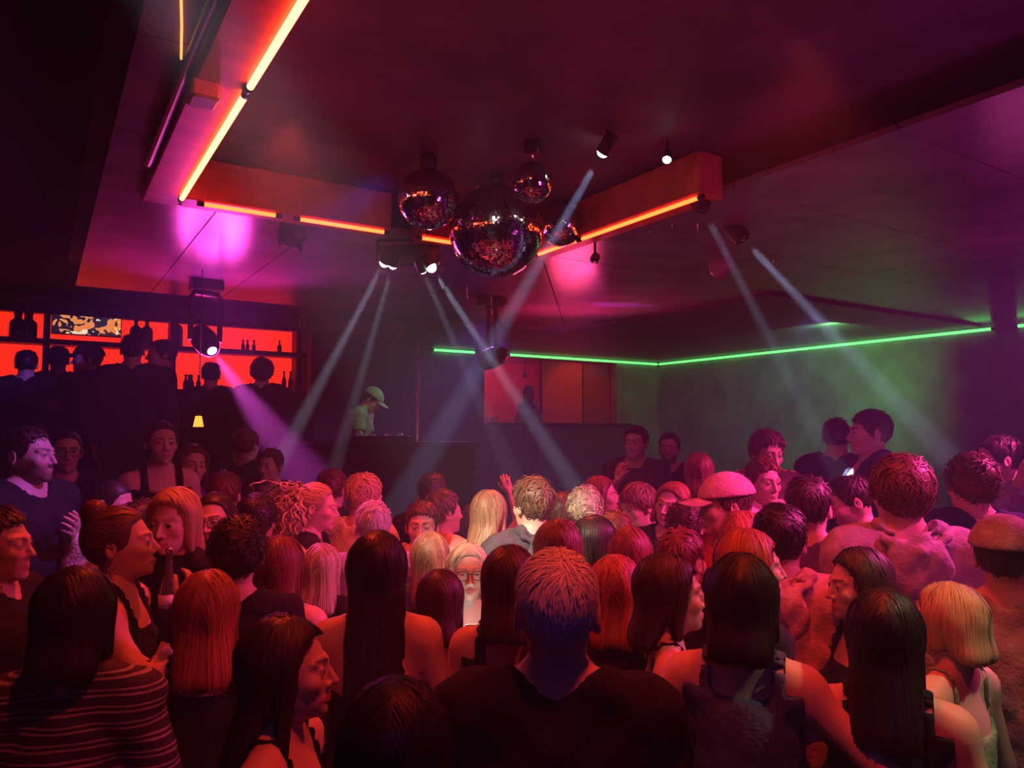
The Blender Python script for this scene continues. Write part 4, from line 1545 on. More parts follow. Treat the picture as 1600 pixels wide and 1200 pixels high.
def mirror_ball(px, py, dia_px, d, mount_y, label, tile):
    c = at_depth(px, py, d)
    R = dia_px / 2 / F_PX * (c - CAM).length
    root = empty('mirror_ball', c)
    tag(root, label, 'mirror ball', 'mirror balls hung in a cluster')
    MB().lathe([(R * 0.97 * math.sin(a), -R * 0.97 * math.cos(a)) for a in np.linspace(0, math.pi, 24)], 40).build('ball_core', m_black, root, True)
    rng = np.random.default_rng(int(px))
    rows = int(math.pi * R / tile)
    V, Q, C = [], [], []
    n = 0
    for i in range(rows):
        t0 = math.pi * (i + 0.06) / rows
        t1 = math.pi * (i + 0.94) / rows
        cnt = max(5, int(2 * math.pi * R * math.sin((t0 + t1) / 2) / tile))
        for j in range(cnt):
            p0 = 2 * math.pi * (j + 0.06) / cnt
            p1 = 2 * math.pi * (j + 0.94) / cnt
            q = np.array([(math.sin(t) * math.cos(p), math.sin(t) * math.sin(p), math.cos(t)) for t, p in ((t0, p0), (t1, p0), (t1, p1), (t0, p1))])
            cen = q.mean(0)
            cen /= np.linalg.norm(cen)
            nn = cen + rng.normal(size=3) * 0.035
            nn /= np.linalg.norm(nn)
            q = q * R
            off = (q - cen * R) @ nn
            q = q - off[:, None] * nn + cen * 0.002
            V.append(q)
            Q.append([n, n + 1, n + 2, n + 3])
            C.append(np.tile(rng.uniform(0.55, 0.95), (4, 3)))
            n += 4
    me = quick_mesh('mirror_tiles', np.concatenate(V), np.array(Q), np.concatenate(C), smooth=False)
    o = link('mirror_tiles', me, m_mirror, root)
    tag(o, kind='stuff')
    top = Z_REC - c.z
    MB().tube([(0, 0, R * 0.96), (0, 0, top)], 0.006, 8).build('hanging_rod', m_chrome, root, True)
    MB().lathe([(0.02, R * 0.95), (0.035, R * 0.97), (0.035, R * 1.04), (0.012, R * 1.07)], 14).build('collar', m_chrome, root, 'auto')
    MB().lathe([(0.04, top - 0.07), (0.045, top - 0.06), (0.045, top), (0.02, top)], 16).build('motor', m_metal, root, 'auto')


mirror_ball(775, 361, 142, 4.25, 270, 'largest mirror ball, hanging lowest in the middle of the cluster', 0.0135)
mirror_ball(669, 311, 90, 3.95, 237, 'middle-sized mirror ball hanging above the four-lens light bar', 0.011)
mirror_ball(832, 285, 60, 3.75, 228, 'smallest mirror ball, hanging highest on a short rod', 0.009)
mirror_ball(878, 352, 64, 4.75, 280, 'small mirror ball half hidden behind the largest one, crossed by a beam', 0.010)


# ------------------------------------------------------------------ stage lights
def aim(frm, to):
    return (Vector(to) - Vector(frm)).to_track_quat('-Z', 'Y').to_matrix().to_4x4()


lens_white = mat_emit('lens_white', (1.0, 0.93, 0.78), 14.0)
lens_pink = mat_emit('lens_pink', (1.0, 0.55, 0.85), 10.0)
lens_off = mat('lens_dark', (0.02, 0.02, 0.03), 0.08, 0, 0.8)


def moving_head(lens_px, d, target, label, lit, scale, ztop, beam=None):
    """base under the ceiling, yoke, tilting head with lens"""
    lens = at_depth(*lens_px, d)
    A = aim(lens, target)
    dv = (Vector(target) - lens).normalized()
    cen = lens - dv * 0.16 * scale
    root = empty('moving_head_light', (cen.x, cen.y, ztop))
    tag(root, label, 'stage light', 'moving head lights')
    rel(MB().box((cen.x - 0.13 * scale, cen.y - 0.11 * scale, ztop - 0.09 * scale), (cen.x + 0.13 * scale, cen.y + 0.11 * scale, ztop), bev=0.012), root).build('base', m_metal, root)
    side = Vector((dv.y, -dv.x, 0)).normalized()
    yb = cen.z + 0.02
    yoke = MB().box((-0.05 * scale, -0.05 * scale, 0), (0.05 * scale, 0.05 * scale, 0.03 * scale), Matrix.Translation((cen.x, cen.y, ztop - 0.12 * scale)))
    h = ztop - 0.11 * scale
    for s in (-1, 1):
        p = cen + side * s * 0.135 * scale
        yoke.tube([(cen.x, cen.y, h), (cen.x + side.x * s * 0.11 * scale, cen.y + side.y * s * 0.11 * scale, h), (p.x, p.y, h - 0.04 * scale), (p.x, p.y, cen.z)], 0.024 * scale, 8)
    rel(yoke, root).build('yoke', m_metal, root, 'auto')
    M = Matrix.Translation(cen) @ A
    hd = MB().lathe([(0.05 * scale, 0.15 * scale), (0.095 * scale, 0.12 * scale), (0.110 * scale, 0.02 * scale), (0.100 * scale, -0.08 * scale), (0.075 * scale, -0.14 * scale), (0.055 * scale, -0.16 * scale), (0.040 * scale, -0.155 * scale)], 22, M)
    rel(hd, root)
    ho = hd.build('head', m_metal, root, 'auto')
    ln = MB().lathe([(0.0, -0.168 * scale), (0.025 * scale, -0.166 * scale), (0.040 * scale, -0.155 * scale)], 22, M)
    rel(ln, root).build('lens', lens_pink if lit == 'pink' else (lens_white if lit else lens_off), ho, True)
    if beam:
        b = lens + dv * 0.03
        spot('stage_light_beam', b, target, *beam)
    return root


BEAM = 6800
moving_head((332, 549), 6.3, at_depth(452, 715, 5.6), 'black moving head light by the bar throwing a magenta beam', 'pink', 1.0, Z_CEIL, (6500, (1.0, 0.08, 0.42), 15, 0.5, 0.03))
moving_head((438, 372), 4.75, at_depth(300, 430, 5.2), 'black moving head light hanging under the neon frame with a dim violet beam', False, 0.62, Z_RING + 0.02, (260, (0.22, 0.08, 1.0), 16, 0.6, 0.03))
moving_head((790, 550), 7.2, at_depth(885, 510, 7.4), 'black moving head light in front of the green light line', False, 0.95, Z_CEIL, (160, (0.55, 0.10, 1.0), 14, 0.6, 0.03))

# four-lens bar
bar_c = at_depth(637, 400, 4.95)
fl = empty('light_bar', (bar_c.x, bar_c.y, bar_c.z))
tag(fl, 'black light bar hung by the neon frame with four glowing white lenses', 'stage light')
Mb = Matrix.Translation(bar_c) @ Matrix.Rotation(-YAW, 4, 'Z')
rel(MB().box((-0.215, -0.02, -0.05), (0.215, 0.10, 0.13), Mb, bev=0.015), fl).build('housing', m_metal, fl)
rel(MB().box((-0.19, -0.028, 0.075), (0.19, -0.019, 0.09), Mb), fl).build('trim_strip', mat('bar_trim', (0.25, 0.10, 0.11), 0.4), fl)
for sx in (-0.16, 0.16):
    rel(MB().tube([Mb @ Vector((sx, 0.04, 0.12)), Vector((*(Mb @ Vector((sx, 0.04, 0))).to_2d(), Z_CEIL + 0.02))], 0.012, 8), fl).build('hanger', m_metal, fl, True)
for (lx_, ly_), tgt, pw, an, r in (((601, 410), at_depth(462, 672, 5.6), 1.0, 4.6, 0.034), ((614, 414), at_depth(532, 700, 5.9), 0.55, 4.2, 0.030), ((660, 421), at_depth(738, 600, 6.2), 0.40, 4.2, 0.030), ((674, 418), at_depth(893, 752, 4.6), 1.0, 4.6, 0.034)):
    lp = at_depth(lx_, ly_, 4.86)
    M = Matrix.Translation(lp) @ aim(lp, tgt)
    sn = rel(MB().lathe([(r * 0.8, 0.10), (r * 1.15, 0.08), (r * 1.2, 0.0), (r * 1.02, 0.004)], 18, M), fl).build('lamp_can', m_metal, fl, 'auto')
    rel(MB().lathe([(0.0, -r * 0.95), (r * 0.5, -r * 0.85), (r * 0.86, -r * 0.5), (r * 1.02, 0.004)], 18, M), fl).build('lens', lens_white, sn, True)
    dv = (tgt - lp).normalized()
    spot('stage_light_beam', lp + dv * 0.06, tgt, BEAM * pw, WHITE, an, 0.35, 0.02)


def pin_spot(px, py, z, tgt, label, lens, power, color, angle, sc=1.0, lit=True):
    lp = at_z(px, py, z)
    root = empty('pin_spot', lp)
    tag(root, label, 'stage light', 'small pin spots on the ceiling')
    M = aim(lp, tgt)
    s = sc
    can = MB().lathe([(0.03 * s, 0.15 * s), (0.05 * s, 0.13 * s), (0.055 * s, 0.0), (0.047 * s, 0.004)], 18, M).build('can', m_metal, root, 'auto')
    MB().lathe([(0, -0.035 * s), (0.025 * s, -0.030 * s), (0.040 * s, -0.014 * s), (0.047 * s, 0.005)], 18, M).build('lens', lens, can, True)
    up = M @ Vector((0, 0, 0.07 * s))
    MB().tube([up, (up.x, up.y, (Z_REC if px < 1080 else Z_CEIL) - lp.z)], 0.009, 8).build('bracket', m_metal, root, True)
    if power:
        dv = (Vector(tgt) - lp).normalized()
        spot('stage_light_beam', lp + dv * 0.07, tgt, power, color, angle, 0.4, 0.02)


pin_spot(942, 238, 3.40, at_depth(632, 775, 5.4), 'pin spot above the mirror balls throwing a thick pale beam', lens_white, BEAM * 0.9, (0.82, 0.85, 1.0), 5.2, 0.7)
pin_spot(1042, 250, 3.40, at_depth(1010, 400, 3.4), 'bright little pin spot on the ceiling past the pale beam', lens_white, 0, None, 0, 0.45)
pin_spot(1098, 325, 3.22, at_depth(1290, 700, 4.4), 'pin spot near the end of the neon frame with a faint beam', lens_off, BEAM * 0.36, (0.95, 0.88, 0.9), 5.0)
pin_spot(1160, 372, 3.22, at_depth(1495, 728, 4.0), 'pin spot over the podium with a strong beam towards the green wall', lens_off, BEAM * 0.8, (0.95, 0.88, 0.9), 5.5)
pin_spot(929, 405, 3.18, at_z(886, 512, 3.30), 'tiny pink pin spot standing in for a reflected beam at the ceiling corner', lens_pink, 300, (1.0, 0.12, 0.6), 20, 0.6)  # added fixture in place of a beam's reflection in the gloss ceiling

# two added, unseen spots that make the mirror balls sparkle
spot('ball_lamp', (1.45, 2.55, 3.40), at_depth(775, 361, 4.25), 22, (1.0, 0.92, 0.85), 26, 0.6, 0.05)
spot('ball_lamp', (1.15, 3.7, 3.30), at_depth(760, 345, 4.2), 50, (0.45, 0.35, 1.0), 30, 0.6, 0.05)
# thin rods hanging from the ceiling
for i, (px, y0, y1, z) in enumerate(((730, 425, 466, 3.3), (768, 436, 490, 3.3), (1050, 343, 356, 3.3), (1015, 357, 364, 3.3), (1090, 336, 362, 3.3), (1208, 398, 414, 3.3), (652, 534, 800, 3.3))):
    if px == 652:
        continue
    a = at_z(px, y0, z)
    dd = (a - CAM).dot(_F)
    b = at_depth(px, y1, dd)
    o = MB().tube([a, (a.x, a.y, b.z)], 0.0045, 6).build('hanging_rod', m_chrome, None, True)
    names = ('thin rod hanging beneath the largest mirror ball, shorter of the pair', 'thin rod hanging beneath the largest mirror ball, longer of the pair',
             'thin short rod hanging under the neon frame end', 'thin short rod hanging under the neon frame end', 'thin longer rod hanging past the neon frame end', 'thin rod hanging over the podium by the strong beam')
    tag(o, names[i], 'rod', 'thin rods hanging from the ceiling')
# round lantern near the edge of the dropped ceiling
lc = at_depth(1128, 416, 5.6)
ln_ = empty('globe_lantern', lc)
tag(ln_, 'dim pinkish globe lantern hanging near the edge of the dropped ceiling', 'lantern')
MB().lathe([(0.10 * math.sin(a), -0.10 * math.cos(a)) for a in np.linspace(0.15, math.pi - 0.15, 16)], 24).build('globe', mat('frosted_globe', (0.45, 0.22, 0.30), 0.25, var=0.2), ln_, True)
MB().lathe([(0.02, 0.095), (0.03, 0.10), (0.03, 0.13), (0.006, 0.14)], 14).build('fitting', m_metal, ln_, 'auto')
MB().tube([(0, 0, 0.13), (0, 0, Z_CEIL - lc.z)], 0.005, 8).build('cord', m_metal, ln_, True)

# ------------------------------------------------------------------ the bar on the back wall
bar_red = mat_emit('bar_backlight', (1.0, 0.022, 0.003), 1.35)
bx_l, bx_r = at_y(-60, 480, WY).x, at_y(466, 520, WY).x
bz_t = at_y(230, 503, WY - 0.05).z
bz_m = at_y(230, 545, WY - 0.05).z
bz_b = at_y(230, 612, WY - 0.05).z
bs = empty('bar_shelf', (bx_l, WY, bz_b))
tag(bs, 'red backlit bar shelf unit with bottles along the back wall', 'shelf')
for a, b in ((bz_b, bz_m - 0.03), (bz_m + 0.03, bz_t)):
    rel(MB().box((bx_l, WY - 0.05, a), (bx_r, WY - 0.005, b)), bs).build('backlit_panel', bar_red, bs)
for z, dp in ((bz_m, 0.26), (bz_b, 0.26), (bz_t + 0.03, 0.12)):
    rel(MB().box((bx_l, WY - 0.05 - dp, z - 0.03), (bx_r + 0.03, WY - 0.002, z + 0.03)), bs).build('shelf_board', m_wood, bs)
for px in (73, 268, 462):
    x = at_y(px, 520, WY - 0.1).x
    rel(MB().box((x - 0.035, WY - 0.28, bz_b), (x + 0.035, WY - 0.01, bz_t)), bs).build('upright', m_wood, bs)
# framed party screen
sx0, sx1 = at_y(80, 510, WY - 0.1).x, at_y(190, 510, WY - 0.1).x
sz1, sz0 = at_y(135, 494, WY - 0.1).z, at_y(135, 525, WY - 0.1).z


def mat_screen():
    m = bpy.data.materials.new('screen_picture')
    m.use_nodes = True
    N, L = m.node_tree.nodes, m.node_tree.links
    for n in list(N):
        N.remove(n)
    tc = N.new('ShaderNodeTexCoord')
    vo = N.new('ShaderNodeTexVoronoi')
    vo.inputs['Scale'].default_value = 7
    nz = N.new('ShaderNodeTexNoise')
    nz.inputs['Scale'].default_value = 5
    L.new(tc.outputs['Object'], nz.inputs['Vector'])
    L.new(nz.outputs['Color'], vo.inputs['Vector'])
    rp = N.new('ShaderNodeValToRGB')
    cr = rp.color_ramp
    cr.interpolation = 'CONSTANT'
    cr.elements[0].color = (0.01, 0.01, 0.03, 1)
    cr.elements[1].position = 0.30
    cr.elements[1].color = (0.05, 0.02, 0.02, 1)
    for p, c in ((0.42, (1.0, 0.25, 0.05)), (0.52, (1.0, 0.72, 0.30)), (0.60, (0.02, 0.02, 0.05)), (0.72, (0.9, 0.85, 0.65)), (0.8, (0.9, 0.3, 0.1))):
        e = cr.elements.new(p)
        e.color = (*c, 1)
    sp = N.new('ShaderNodeSeparateColor')
    L.new(vo.outputs['Color'], sp.inputs[0])
    L.new(sp.outputs[0], rp.inputs['Fac'])
    e = N.new('ShaderNodeEmission')
    e.inputs['Strength'].default_value = 1.0
    L.new(rp.outputs[0], e.inputs['Color'])
    o = N.new('ShaderNodeOutputMaterial')
    L.new(e.outputs[0], o.inputs['Surface'])
    return m


scr = empty('television', ((sx0 + sx1) / 2, WY - 0.12, (sz0 + sz1) / 2))
tag(scr, 'flat screen above the bar showing a bright crowded orange and white picture', 'television')
hw, hh = (sx1 - sx0) / 2, (sz1 - sz0) / 2
MB().box((-hw, -0.02, -hh), (hw, 0.05, hh), bev=0.006).build('casing', m_metal, scr)
MB().box((-hw + 0.012, -0.026, -hh + 0.012), (hw - 0.012, -0.018, hh - 0.012)).build('display', mat_screen(), scr)
m_bot = [mat('bottle_dark', (0.02, 0.012, 0.01), 0.15), mat('bottle_green', (0.01, 0.03, 0.015), 0.12), mat('bottle_amber', (0.05, 0.02, 0.008), 0.15)]
BOT = {}


def bottle_proto(kind):
    prof = {'tall': [(0.034, 0), (0.036, 0.01), (0.036, 0.17), (0.030, 0.20), (0.014, 0.235), (0.013, 0.29), (0.015, 0.295), (0.015, 0.31)],
            'squat': [(0.045, 0), (0.048, 0.01), (0.048, 0.12), (0.040, 0.15), (0.016, 0.175), (0.015, 0.22), (0.018, 0.225), (0.018, 0.24)],
            'wide': [(0.085, 0), (0.09, 0.01), (0.09, 0.22), (0.075, 0.26), (0.03, 0.30), (0.028, 0.36), (0.032, 0.37), (0.032, 0.39)],
            'small': [(0.024, 0), (0.025, 0.01), (0.025, 0.07), (0.012, 0.10), (0.011, 0.13), (0.012, 0.14)]}[kind]
    if kind not in BOT:
        BOT[kind] = prof
    return BOT[kind]


def bottle(px, shelf, kind, mi, label, sc=1.0):
    z = (bz_m if shelf else bz_b) + 0.03
    x = at_y(px, 530, WY - 0.16).x
    root = empty('bottle', (x, WY - 0.16, z))
    tag(root, label, 'bottle', 'bottles on the red bar shelf')
    pr = bottle_proto(kind)
    MB().lathe([(r * sc, h * sc) for r, h in pr], 14).build('glass_body', m_bot[mi], root, 'auto')
    r, h = pr[-1]
    MB().lathe([(r * 1.1 * sc, h * sc - 0.02), (r * 1.1 * sc, h * sc + 0.008), (r * 0.9 * sc, h * sc + 0.012)], 12).build('stopper', m_metal, root, 'auto')


for i, px in enumerate((24, 30, 40, 47)):
    bottle(px, 1, 'wide', 0, 'tall dark bottle on the upper red shelf between the wall and the television', 0.75)
for px in (212, 229):
    bottle(px, 1, 'wide', 0, 'broad dark bottle on the upper red shelf just past the television', 0.8)
bottle(274, 1, 'wide', 1, 'big rounded dark bottle on the upper shelf beside the upright', 1.0)
for px in (380, 387, 397):
    bottle(px, 1, 'small', 0, 'small dark bottle in a row of three on the upper shelf', 1.0)
bottle(437, 1, 'squat', 0, 'squat dark jar near the end of the upper red shelf', 0.65)
for px in (292, 297, 301, 312):
    bottle(px, 0, 'small', 0, 'tiny dark bottle on the lower red shelf below the moving head light', 1.3)
for px in (445, 455):
    bottle(px, 0, 'tall', 0, 'slim dark bottle at the very end of the lower red shelf', 0.9)
# bar counter
bc = empty('bar_counter', (bx_l, WY - 1.25, BARZ))
tag(bc, 'long dark bar counter in front of the red backlit shelves', 'counter')
rel(MB().box((bx_l, WY - 1.25, BARZ), (bx_r + 0.3, WY - 0.85, 2.0), bev=0.02), bc).build('front', m_wood, bc)
rel(MB().box((bx_l, WY - 1.35, 2.0), (bx_r + 0.35, WY - 0.80, 2.05), bev=0.015), bc).build('worktop', m_black, bc)
# small lamp on the bar
lc = at_depth(310, 661, 5.9)
lp_ = empty('table_lamp', (lc.x, lc.y, lc.z - 0.10))
tag(lp_, 'small hanging lamp with glowing orange shade behind the seated crowd', 'lamp')
MB().lathe([(0.024, 0.055), (0.040, -0.03), (0.038, -0.03), (0.022, 0.055)], 18, Matrix.Translation((0, 0, 0.10))).build('shade', mat_emit('orange_shade', (1.0, 0.24, 0.03), 3.0), lp_, 'auto')
MB().tube([(0, 0, 0.155), (0, 0, 3.58 - lc.z + 0.10)], 0.004, 8).build('cord', m_metal, lp_, True)
MB().lathe([(0.006, 0.155), (0.02, 0.16), (0.016, 0.185), (0.004, 0.19)], 12).build('socket', m_metal, lp_, 'auto')
lp_['label'] = 'small hanging lamp with glowing orange shade in front of the bar'
lp_.name = 'pendant_lamp'

# ------------------------------------------------------------------ dark hanging panel behind the DJ, with carabiners
hp = at_depth(555, 560, 9.0)
hr_ = empty('padded_screen', (at_y(560, 520, hp.y).x, hp.y, BARZ))
tag(hr_, 'large black padded screen with rounded corners hung on hooks behind the DJ', 'screen')
px0, px1 = at_y(484, 560, hp.y).x, at_y(641, 560, hp.y).x
pz1 = at_y(560, 524, hp.y).z


def rpanel(p):
    q = p - A32(((px0 + px1) / 2, hp.y, (pz1 + BARZ + 0.3) / 2))
    b = A32(((px1 - px0) / 2, 0.09, (pz1 - BARZ - 0.3) / 2))
    rr = 0.08
    e = np.abs(q) - b + A32((rr, 0.03, rr))
    dd = np.hypot(np.maximum(e[:, 0], 0), np.maximum(e[:, 2], 0)) + np.minimum(np.maximum(e[:, 0], e[:, 2]), 0) - rr
    return np.maximum(dd, np.abs(q[:, 1]) - 0.09) + 0.0


Vp, Qp = surface(rpanel, (px0 - 0.1, hp.y - 0.2, BARZ + 0.2), (px1 + 0.1, hp.y + 0.2, pz1 + 0.1), 0.03)
link('padding', quick_mesh('padding', Vp - np.array(hr_.location, np.float32), Qp), mat('black_padding', (0.035, 0.025, 0.035), 0.6, bump=0.2), hr_)
for px in (472, 557, 624):
    x = at_y(px, 510, hp.y).x
    P = [(x + 0.03 * math.cos(a), hp.y, pz1 + 0.10 + 0.09 * math.sin(a)) for a in np.linspace(0, 2 * math.pi, 14, endpoint=False)]
    rel(MB().tube(P, 0.008, 6, closed=True), hr_).build('hook', mat('hook_red', (0.5, 0.2, 0.18), 0.4), hr_, True)
    rel(MB().tube([(x, hp.y, pz1 + 0.18), (x, hp.y, 3.58)], 0.006, 6), hr_).build('strap', m_metal, hr_, True)

# ------------------------------------------------------------------ DJ booth with pole
dj = at_depth(590, 640, 7.0)
bo = empty('dj_booth', (dj.x, dj.y, BARZ))
tag(bo, 'dark DJ booth desk in front of the padded panel', 'booth')
Md = Matrix.Translation((dj.x, dj.y, 0)) @ Matrix.Rotation(-YAW, 4, 'Z')
rel(MB().box((-0.75, -0.75, BARZ), (0.95, -0.35, 1.86), Md, bev=0.02), bo).build('desk', m_black, bo)
rel(MB().box((-0.8, -0.8, 1.86), (1.0, -0.30, 1.90), Md, bev=0.01), bo).build('desktop', m_metal, bo)
mx_ = empty('mixer', Md @ Vector((0.12, -0.55, 1.90)))
mx_.rotation_euler = (0, 0, -YAW)
tag(mx_, 'black mixer with round knobs on the DJ desk', 'mixer')
MB().box((-0.28, -0.16, 0), (0.28, 0.16, 0.05), bev=0.008).build('body', m_metal, mx_)
for i in range(4):
    for j in range(2):
        MB().lathe([(0.018, 0.05), (0.018, 0.065), (0.012, 0.07)], 10, Matrix.Translation((-0.18 + i * 0.12, -0.06 + j * 0.12, 0))).build('knob', m_chrome, mx_, 'auto')
pl = at_depth(652, 700, 6.3)
po = empty('pole', (pl.x, pl.y, floor_at(pl.x, pl.y)))
pbz = floor_at(pl.x, pl.y)
tag(po, 'thin vertical metal pole standing beside the DJ booth', 'pole')
zt_ = at_depth(652, 533, 6.3).z
MB().tube([(0, 0, 0.01), (0, 0, zt_ - pbz)], 0.013, 10).build('shaft', mat('pole_metal', (0.62, 0.45, 0.45), 0.3, 0.9), po, True)
MB().lathe([(0.09, 0), (0.09, 0.012), (0.02, 0.02)], 20).build('base_plate', m_metal, po, 'auto')
MB().lathe([(0.018, zt_ - pbz), (0.02, zt_ - pbz + 0.02), (0.0, zt_ - pbz + 0.03)], 12).build('cap', m_metal, po, 'auto')

# ------------------------------------------------------------------ red booth in the back wall
m_red = mat('red_lacquer', (0.55, 0.05, 0.035), 0.5)
m_red2 = mat('red_panel', (0.42, 0.06, 0.04), 0.5)
m_dred = mat('dark_red_panel', (0.20, 0.03, 0.02), 0.6)
D_ = 1.5
xm1 = at_y(850, 600, WY + 0.1).x
xm2 = at_y(915, 600, WY + 0.1).x
struct('wall_booth_back', MB().box((bx0 - 0.05, WY + D_, BARZ), (bx1 + 0.05, WY + D_ + 0.06, bz1 + 0.1)), m_red)
struct('wall_booth_left', MB().box((bx0 - 0.05, WY + 0.12, BARZ), (bx0, WY + D_, bz1 + 0.1)), m_red)
struct('wall_booth_right', MB().box((bx1, WY + 0.12, BARZ), (bx1 + 0.05, WY + D_, bz1 + 0.1)), m_red)
struct('ceiling_booth', MB().box((bx0 - 0.05, WY + 0.12, bz1 + 0.05), (bx1 + 0.05, WY + D_, bz1 + 0.12)), m_red)
struct('floor_booth', MB().box((bx0 - 0.05, WY + 0.12, BARZ), (bx1 + 0.05, WY + D_, BARZ + 0.12)), m_floor)
for nm, x0_, x1_, m_, lb in (('partition', xm1, xm2, m_red2, 'bright red panel closing part of the booth opening'), ('partition', xm2, bx1 - 0.01, m_dred, 'darker red panel beside the green wall')):
    o = empty(nm, ((x0_ + x1_) / 2, WY + 0.2, BARZ + 0.12))
    tag(o, lb, 'panel')
    w_ = (x1_ - x0_) / 2
    MB().box((-w_ + 0.01, -0.02, 0.0), (w_ - 0.01, 0.02, bz1 - BARZ - 0.14), bev=0.006).build('sheet', m_, o)
    for sx in (-1, 1):
        MB().box((sx * w_ - 0.012 if sx > 0 else -w_, -0.028, 0.0), (w_ if sx > 0 else -w_ + 0.012, 0.028, bz1 - BARZ - 0.13)).build('edge_rail', m_metal, o)
ct = empty('booth_counter', ((bx0 + bx1) / 2, WY - 0.16, BARZ))
tag(ct, 'dark narrow counter along the front of the red booth', 'counter')
rel(MB().box((bx0 - 0.1, WY - 0.30, bz0 - 0.06), (bx1 + 0.1, WY - 0.01, bz0), bev=0.012), ct).build('worktop', m_black, ct)
rel(MB().box((bx0 - 0.05, WY - 0.24, BARZ), (bx1 + 0.05, WY - 0.20, bz0 - 0.06)), ct).build('front', m_wood, ct)
lt = at_y(820, 575, WY + 0.9)
bl = empty('pendant_lamp', (lt.x, WY + 0.9, bz1 + 0.05))
tag(bl, 'slim dark pendant hanging inside the red booth', 'lamp')
MB().tube([(0, 0, 0), (0, 0, -0.24)], 0.010, 8).build('stem', m_metal, bl, True)
MB().lathe([(0.012, -0.22), (0.05, -0.30), (0.046, -0.30), (0.010, -0.23)], 16).build('shade', m_metal, bl, 'auto')
spot('booth_lamp', (bx0 + 0.5, WY + 0.35, bz1 - 0.02), (bx0 + 0.6, WY + 1.4, 2.6), 40, RED, 150, 0.5, 0.05)
spot('booth_lamp', ((xm1 + bx1) / 2, WY - 0.9, 3.2), ((xm1 + bx1) / 2, WY, 2.6), 22, RED, 80, 0.5, 0.05)
spot('dj_lamp', (dj.x + 0.6, dj.y - 1.2, 3.2), (dj.x, dj.y, 2.0), 26, (0.45, 1.0, 0.45), 40, 0.6, 0.05)  # added greenish fill to lift the DJ out of the dark
for i, px in enumerate((762, 769, 776)):
    p = at_y(px, 655, WY - 0.18)
    o = empty('drinking_glass', (p.x, WY - 0.18 + 0.0, bz0))
    tag(o, 'small gleaming glass on the counter of the red booth', 'glass', 'glasses on the booth counter')
    MB().lathe([(0.022, 0), (0.026, 0.004), (0.032, 0.10), (0.029, 0.10), (0.023, 0.012), (0.0, 0.012)], 14).build('glass_body', mat_glass(), o, 'auto')
    MB().lathe([(0.023, 0.013), (0.027, 0.06), (0.0, 0.061)], 14).build('drink', mat('amber_drink', (0.6, 0.2, 0.05), 0.1), o, 'auto')

# ------------------------------------------------------------------ the crowd
GF = 'people in front of the dance floor'
GM = 'people on the crowded dance floor'
GP = 'people up on the podium'
GB = 'people at the raised bar'
P = person
# --- front rows
P('person with very long straight black hair, bare shoulders and thin black straps, seen from behind', 590, 827, 2.4, 176, 'f', ('long', 'black', {'L': 0.42, 'dens': 1.7, 'fine': 0.7}), ('strap', 'black', {'back': 0.06}), ('down', 'bent'), group=GF)
P('person with chin-length dark hair and black top beside the long black-haired one', 688, 888, 2.62, 172, 'f', ('long', 'dark', {'L': 0.11, 'dens': 1.7, 'fine': 0.7}), ('tank', 'black'), ('down', 'bent'), group=GF)
P('person with long dark hair and bare shoulder, black tank top, beside the white-haired person', 797, 850, 2.35, 168, 'f', ('long', 'dark', {'L': 0.13, 'dens': 1.7, 'fine': 0.7}), ('tank', 'black', {'back': 0.02}), ('down', 'bent'), group=GF)
P('broad person with short white hair and black shirt, seen from behind', 870, 852, 1.5, 180, 'm', ('crop', 'white', {'volume': 0.45, 'dens': 3.6, 'fine': 0.5}), ('tee', 'black'), ('down', 'down'), heavy=0.10, group=GF)
P('person with dark hair and black clothes, head low before the long black-haired one', 618, 1058, 1.15, 176, 'f', ('long', 'black', {'L': 0.25, 'dens': 1.7, 'fine': 0.7}), ('long', 'black'), ('down', 'down'), group=GF)
P('person with long dark hair turning a shadowed face sideways, bare shoulders', 440, 958, 1.6, 72, 'f', ('long', 'dark', {'L': 0.20, 'part': -0.02, 'dens': 1.7, 'fine': 0.7}), ('strap', 'black'), ('down', 'down'), hy=8, hd=True, group=GF)
P('person with reddish-brown bob and fringe, bare neck, beside the curly dark head', 437, 836, 2.6, 150, 'f', ('bob', 'auburn', {'fringe': 0.6}), ('strap', 'black'), ('down', 'bent'), group=GF)
P('person with big dark curly hair in black between the two bobs', 372, 803, 2.3, 178, 'f', ('curly', 'dark', {'volume': 0.8}), ('long', 'black'), ('down', 'down'), group=GF)
P('person with long straight ginger hair seen from behind', 325, 889, 2.2, 172, 'f', ('long', 'ginger', {'L': 0.17, 'dens': 1.7, 'fine': 0.7}), ('tank', 'black'), ('bent', 'down'), group=GF)
P('person in profile with pinned-up hair and a hoop earring, lips parted', 178, 782, 2.42, 74, 'f', ('bun', 'brown', {'volume': 1.2}), ('tank', 'black'), ('down', 'chin'), hy=6, hp=-4, hd=True, earring='hoop', group=GF)
P('person in a dark striped shirt with black hair, seen from behind', 118, 884, 1.9, 160, 'f', ('long', 'black', {'L': 0.1, 'dens': 1.7, 'fine': 0.7}), ('long', 'stripes'), ('down', 'down'), group=GF)
P('person in black at the edge with a hand on the table, beside the striped shirt', -8, 790, 2.5, 60, 'm', ('short', 'dark'), ('tee', 'black'), ('table', 'table'), group=GF)
P('person with a rounded orange-red bob in front of the pink shirt collar', 962, 866, 2.35, 176, 'f', ('bob', 'ginger'), ('long', 'black'), ('down', 'down'), group=GF)
P('person with long dark hair in profile with pointed nose and bare shoulder', 1040, 862, 2.25, 96, 'f', ('long', 'dark', {'L': 0.12, 'dens': 1.7, 'fine': 0.7}), ('strap', 'black'), ('down', 'bent'), hy=6, hd=True, group=GF)
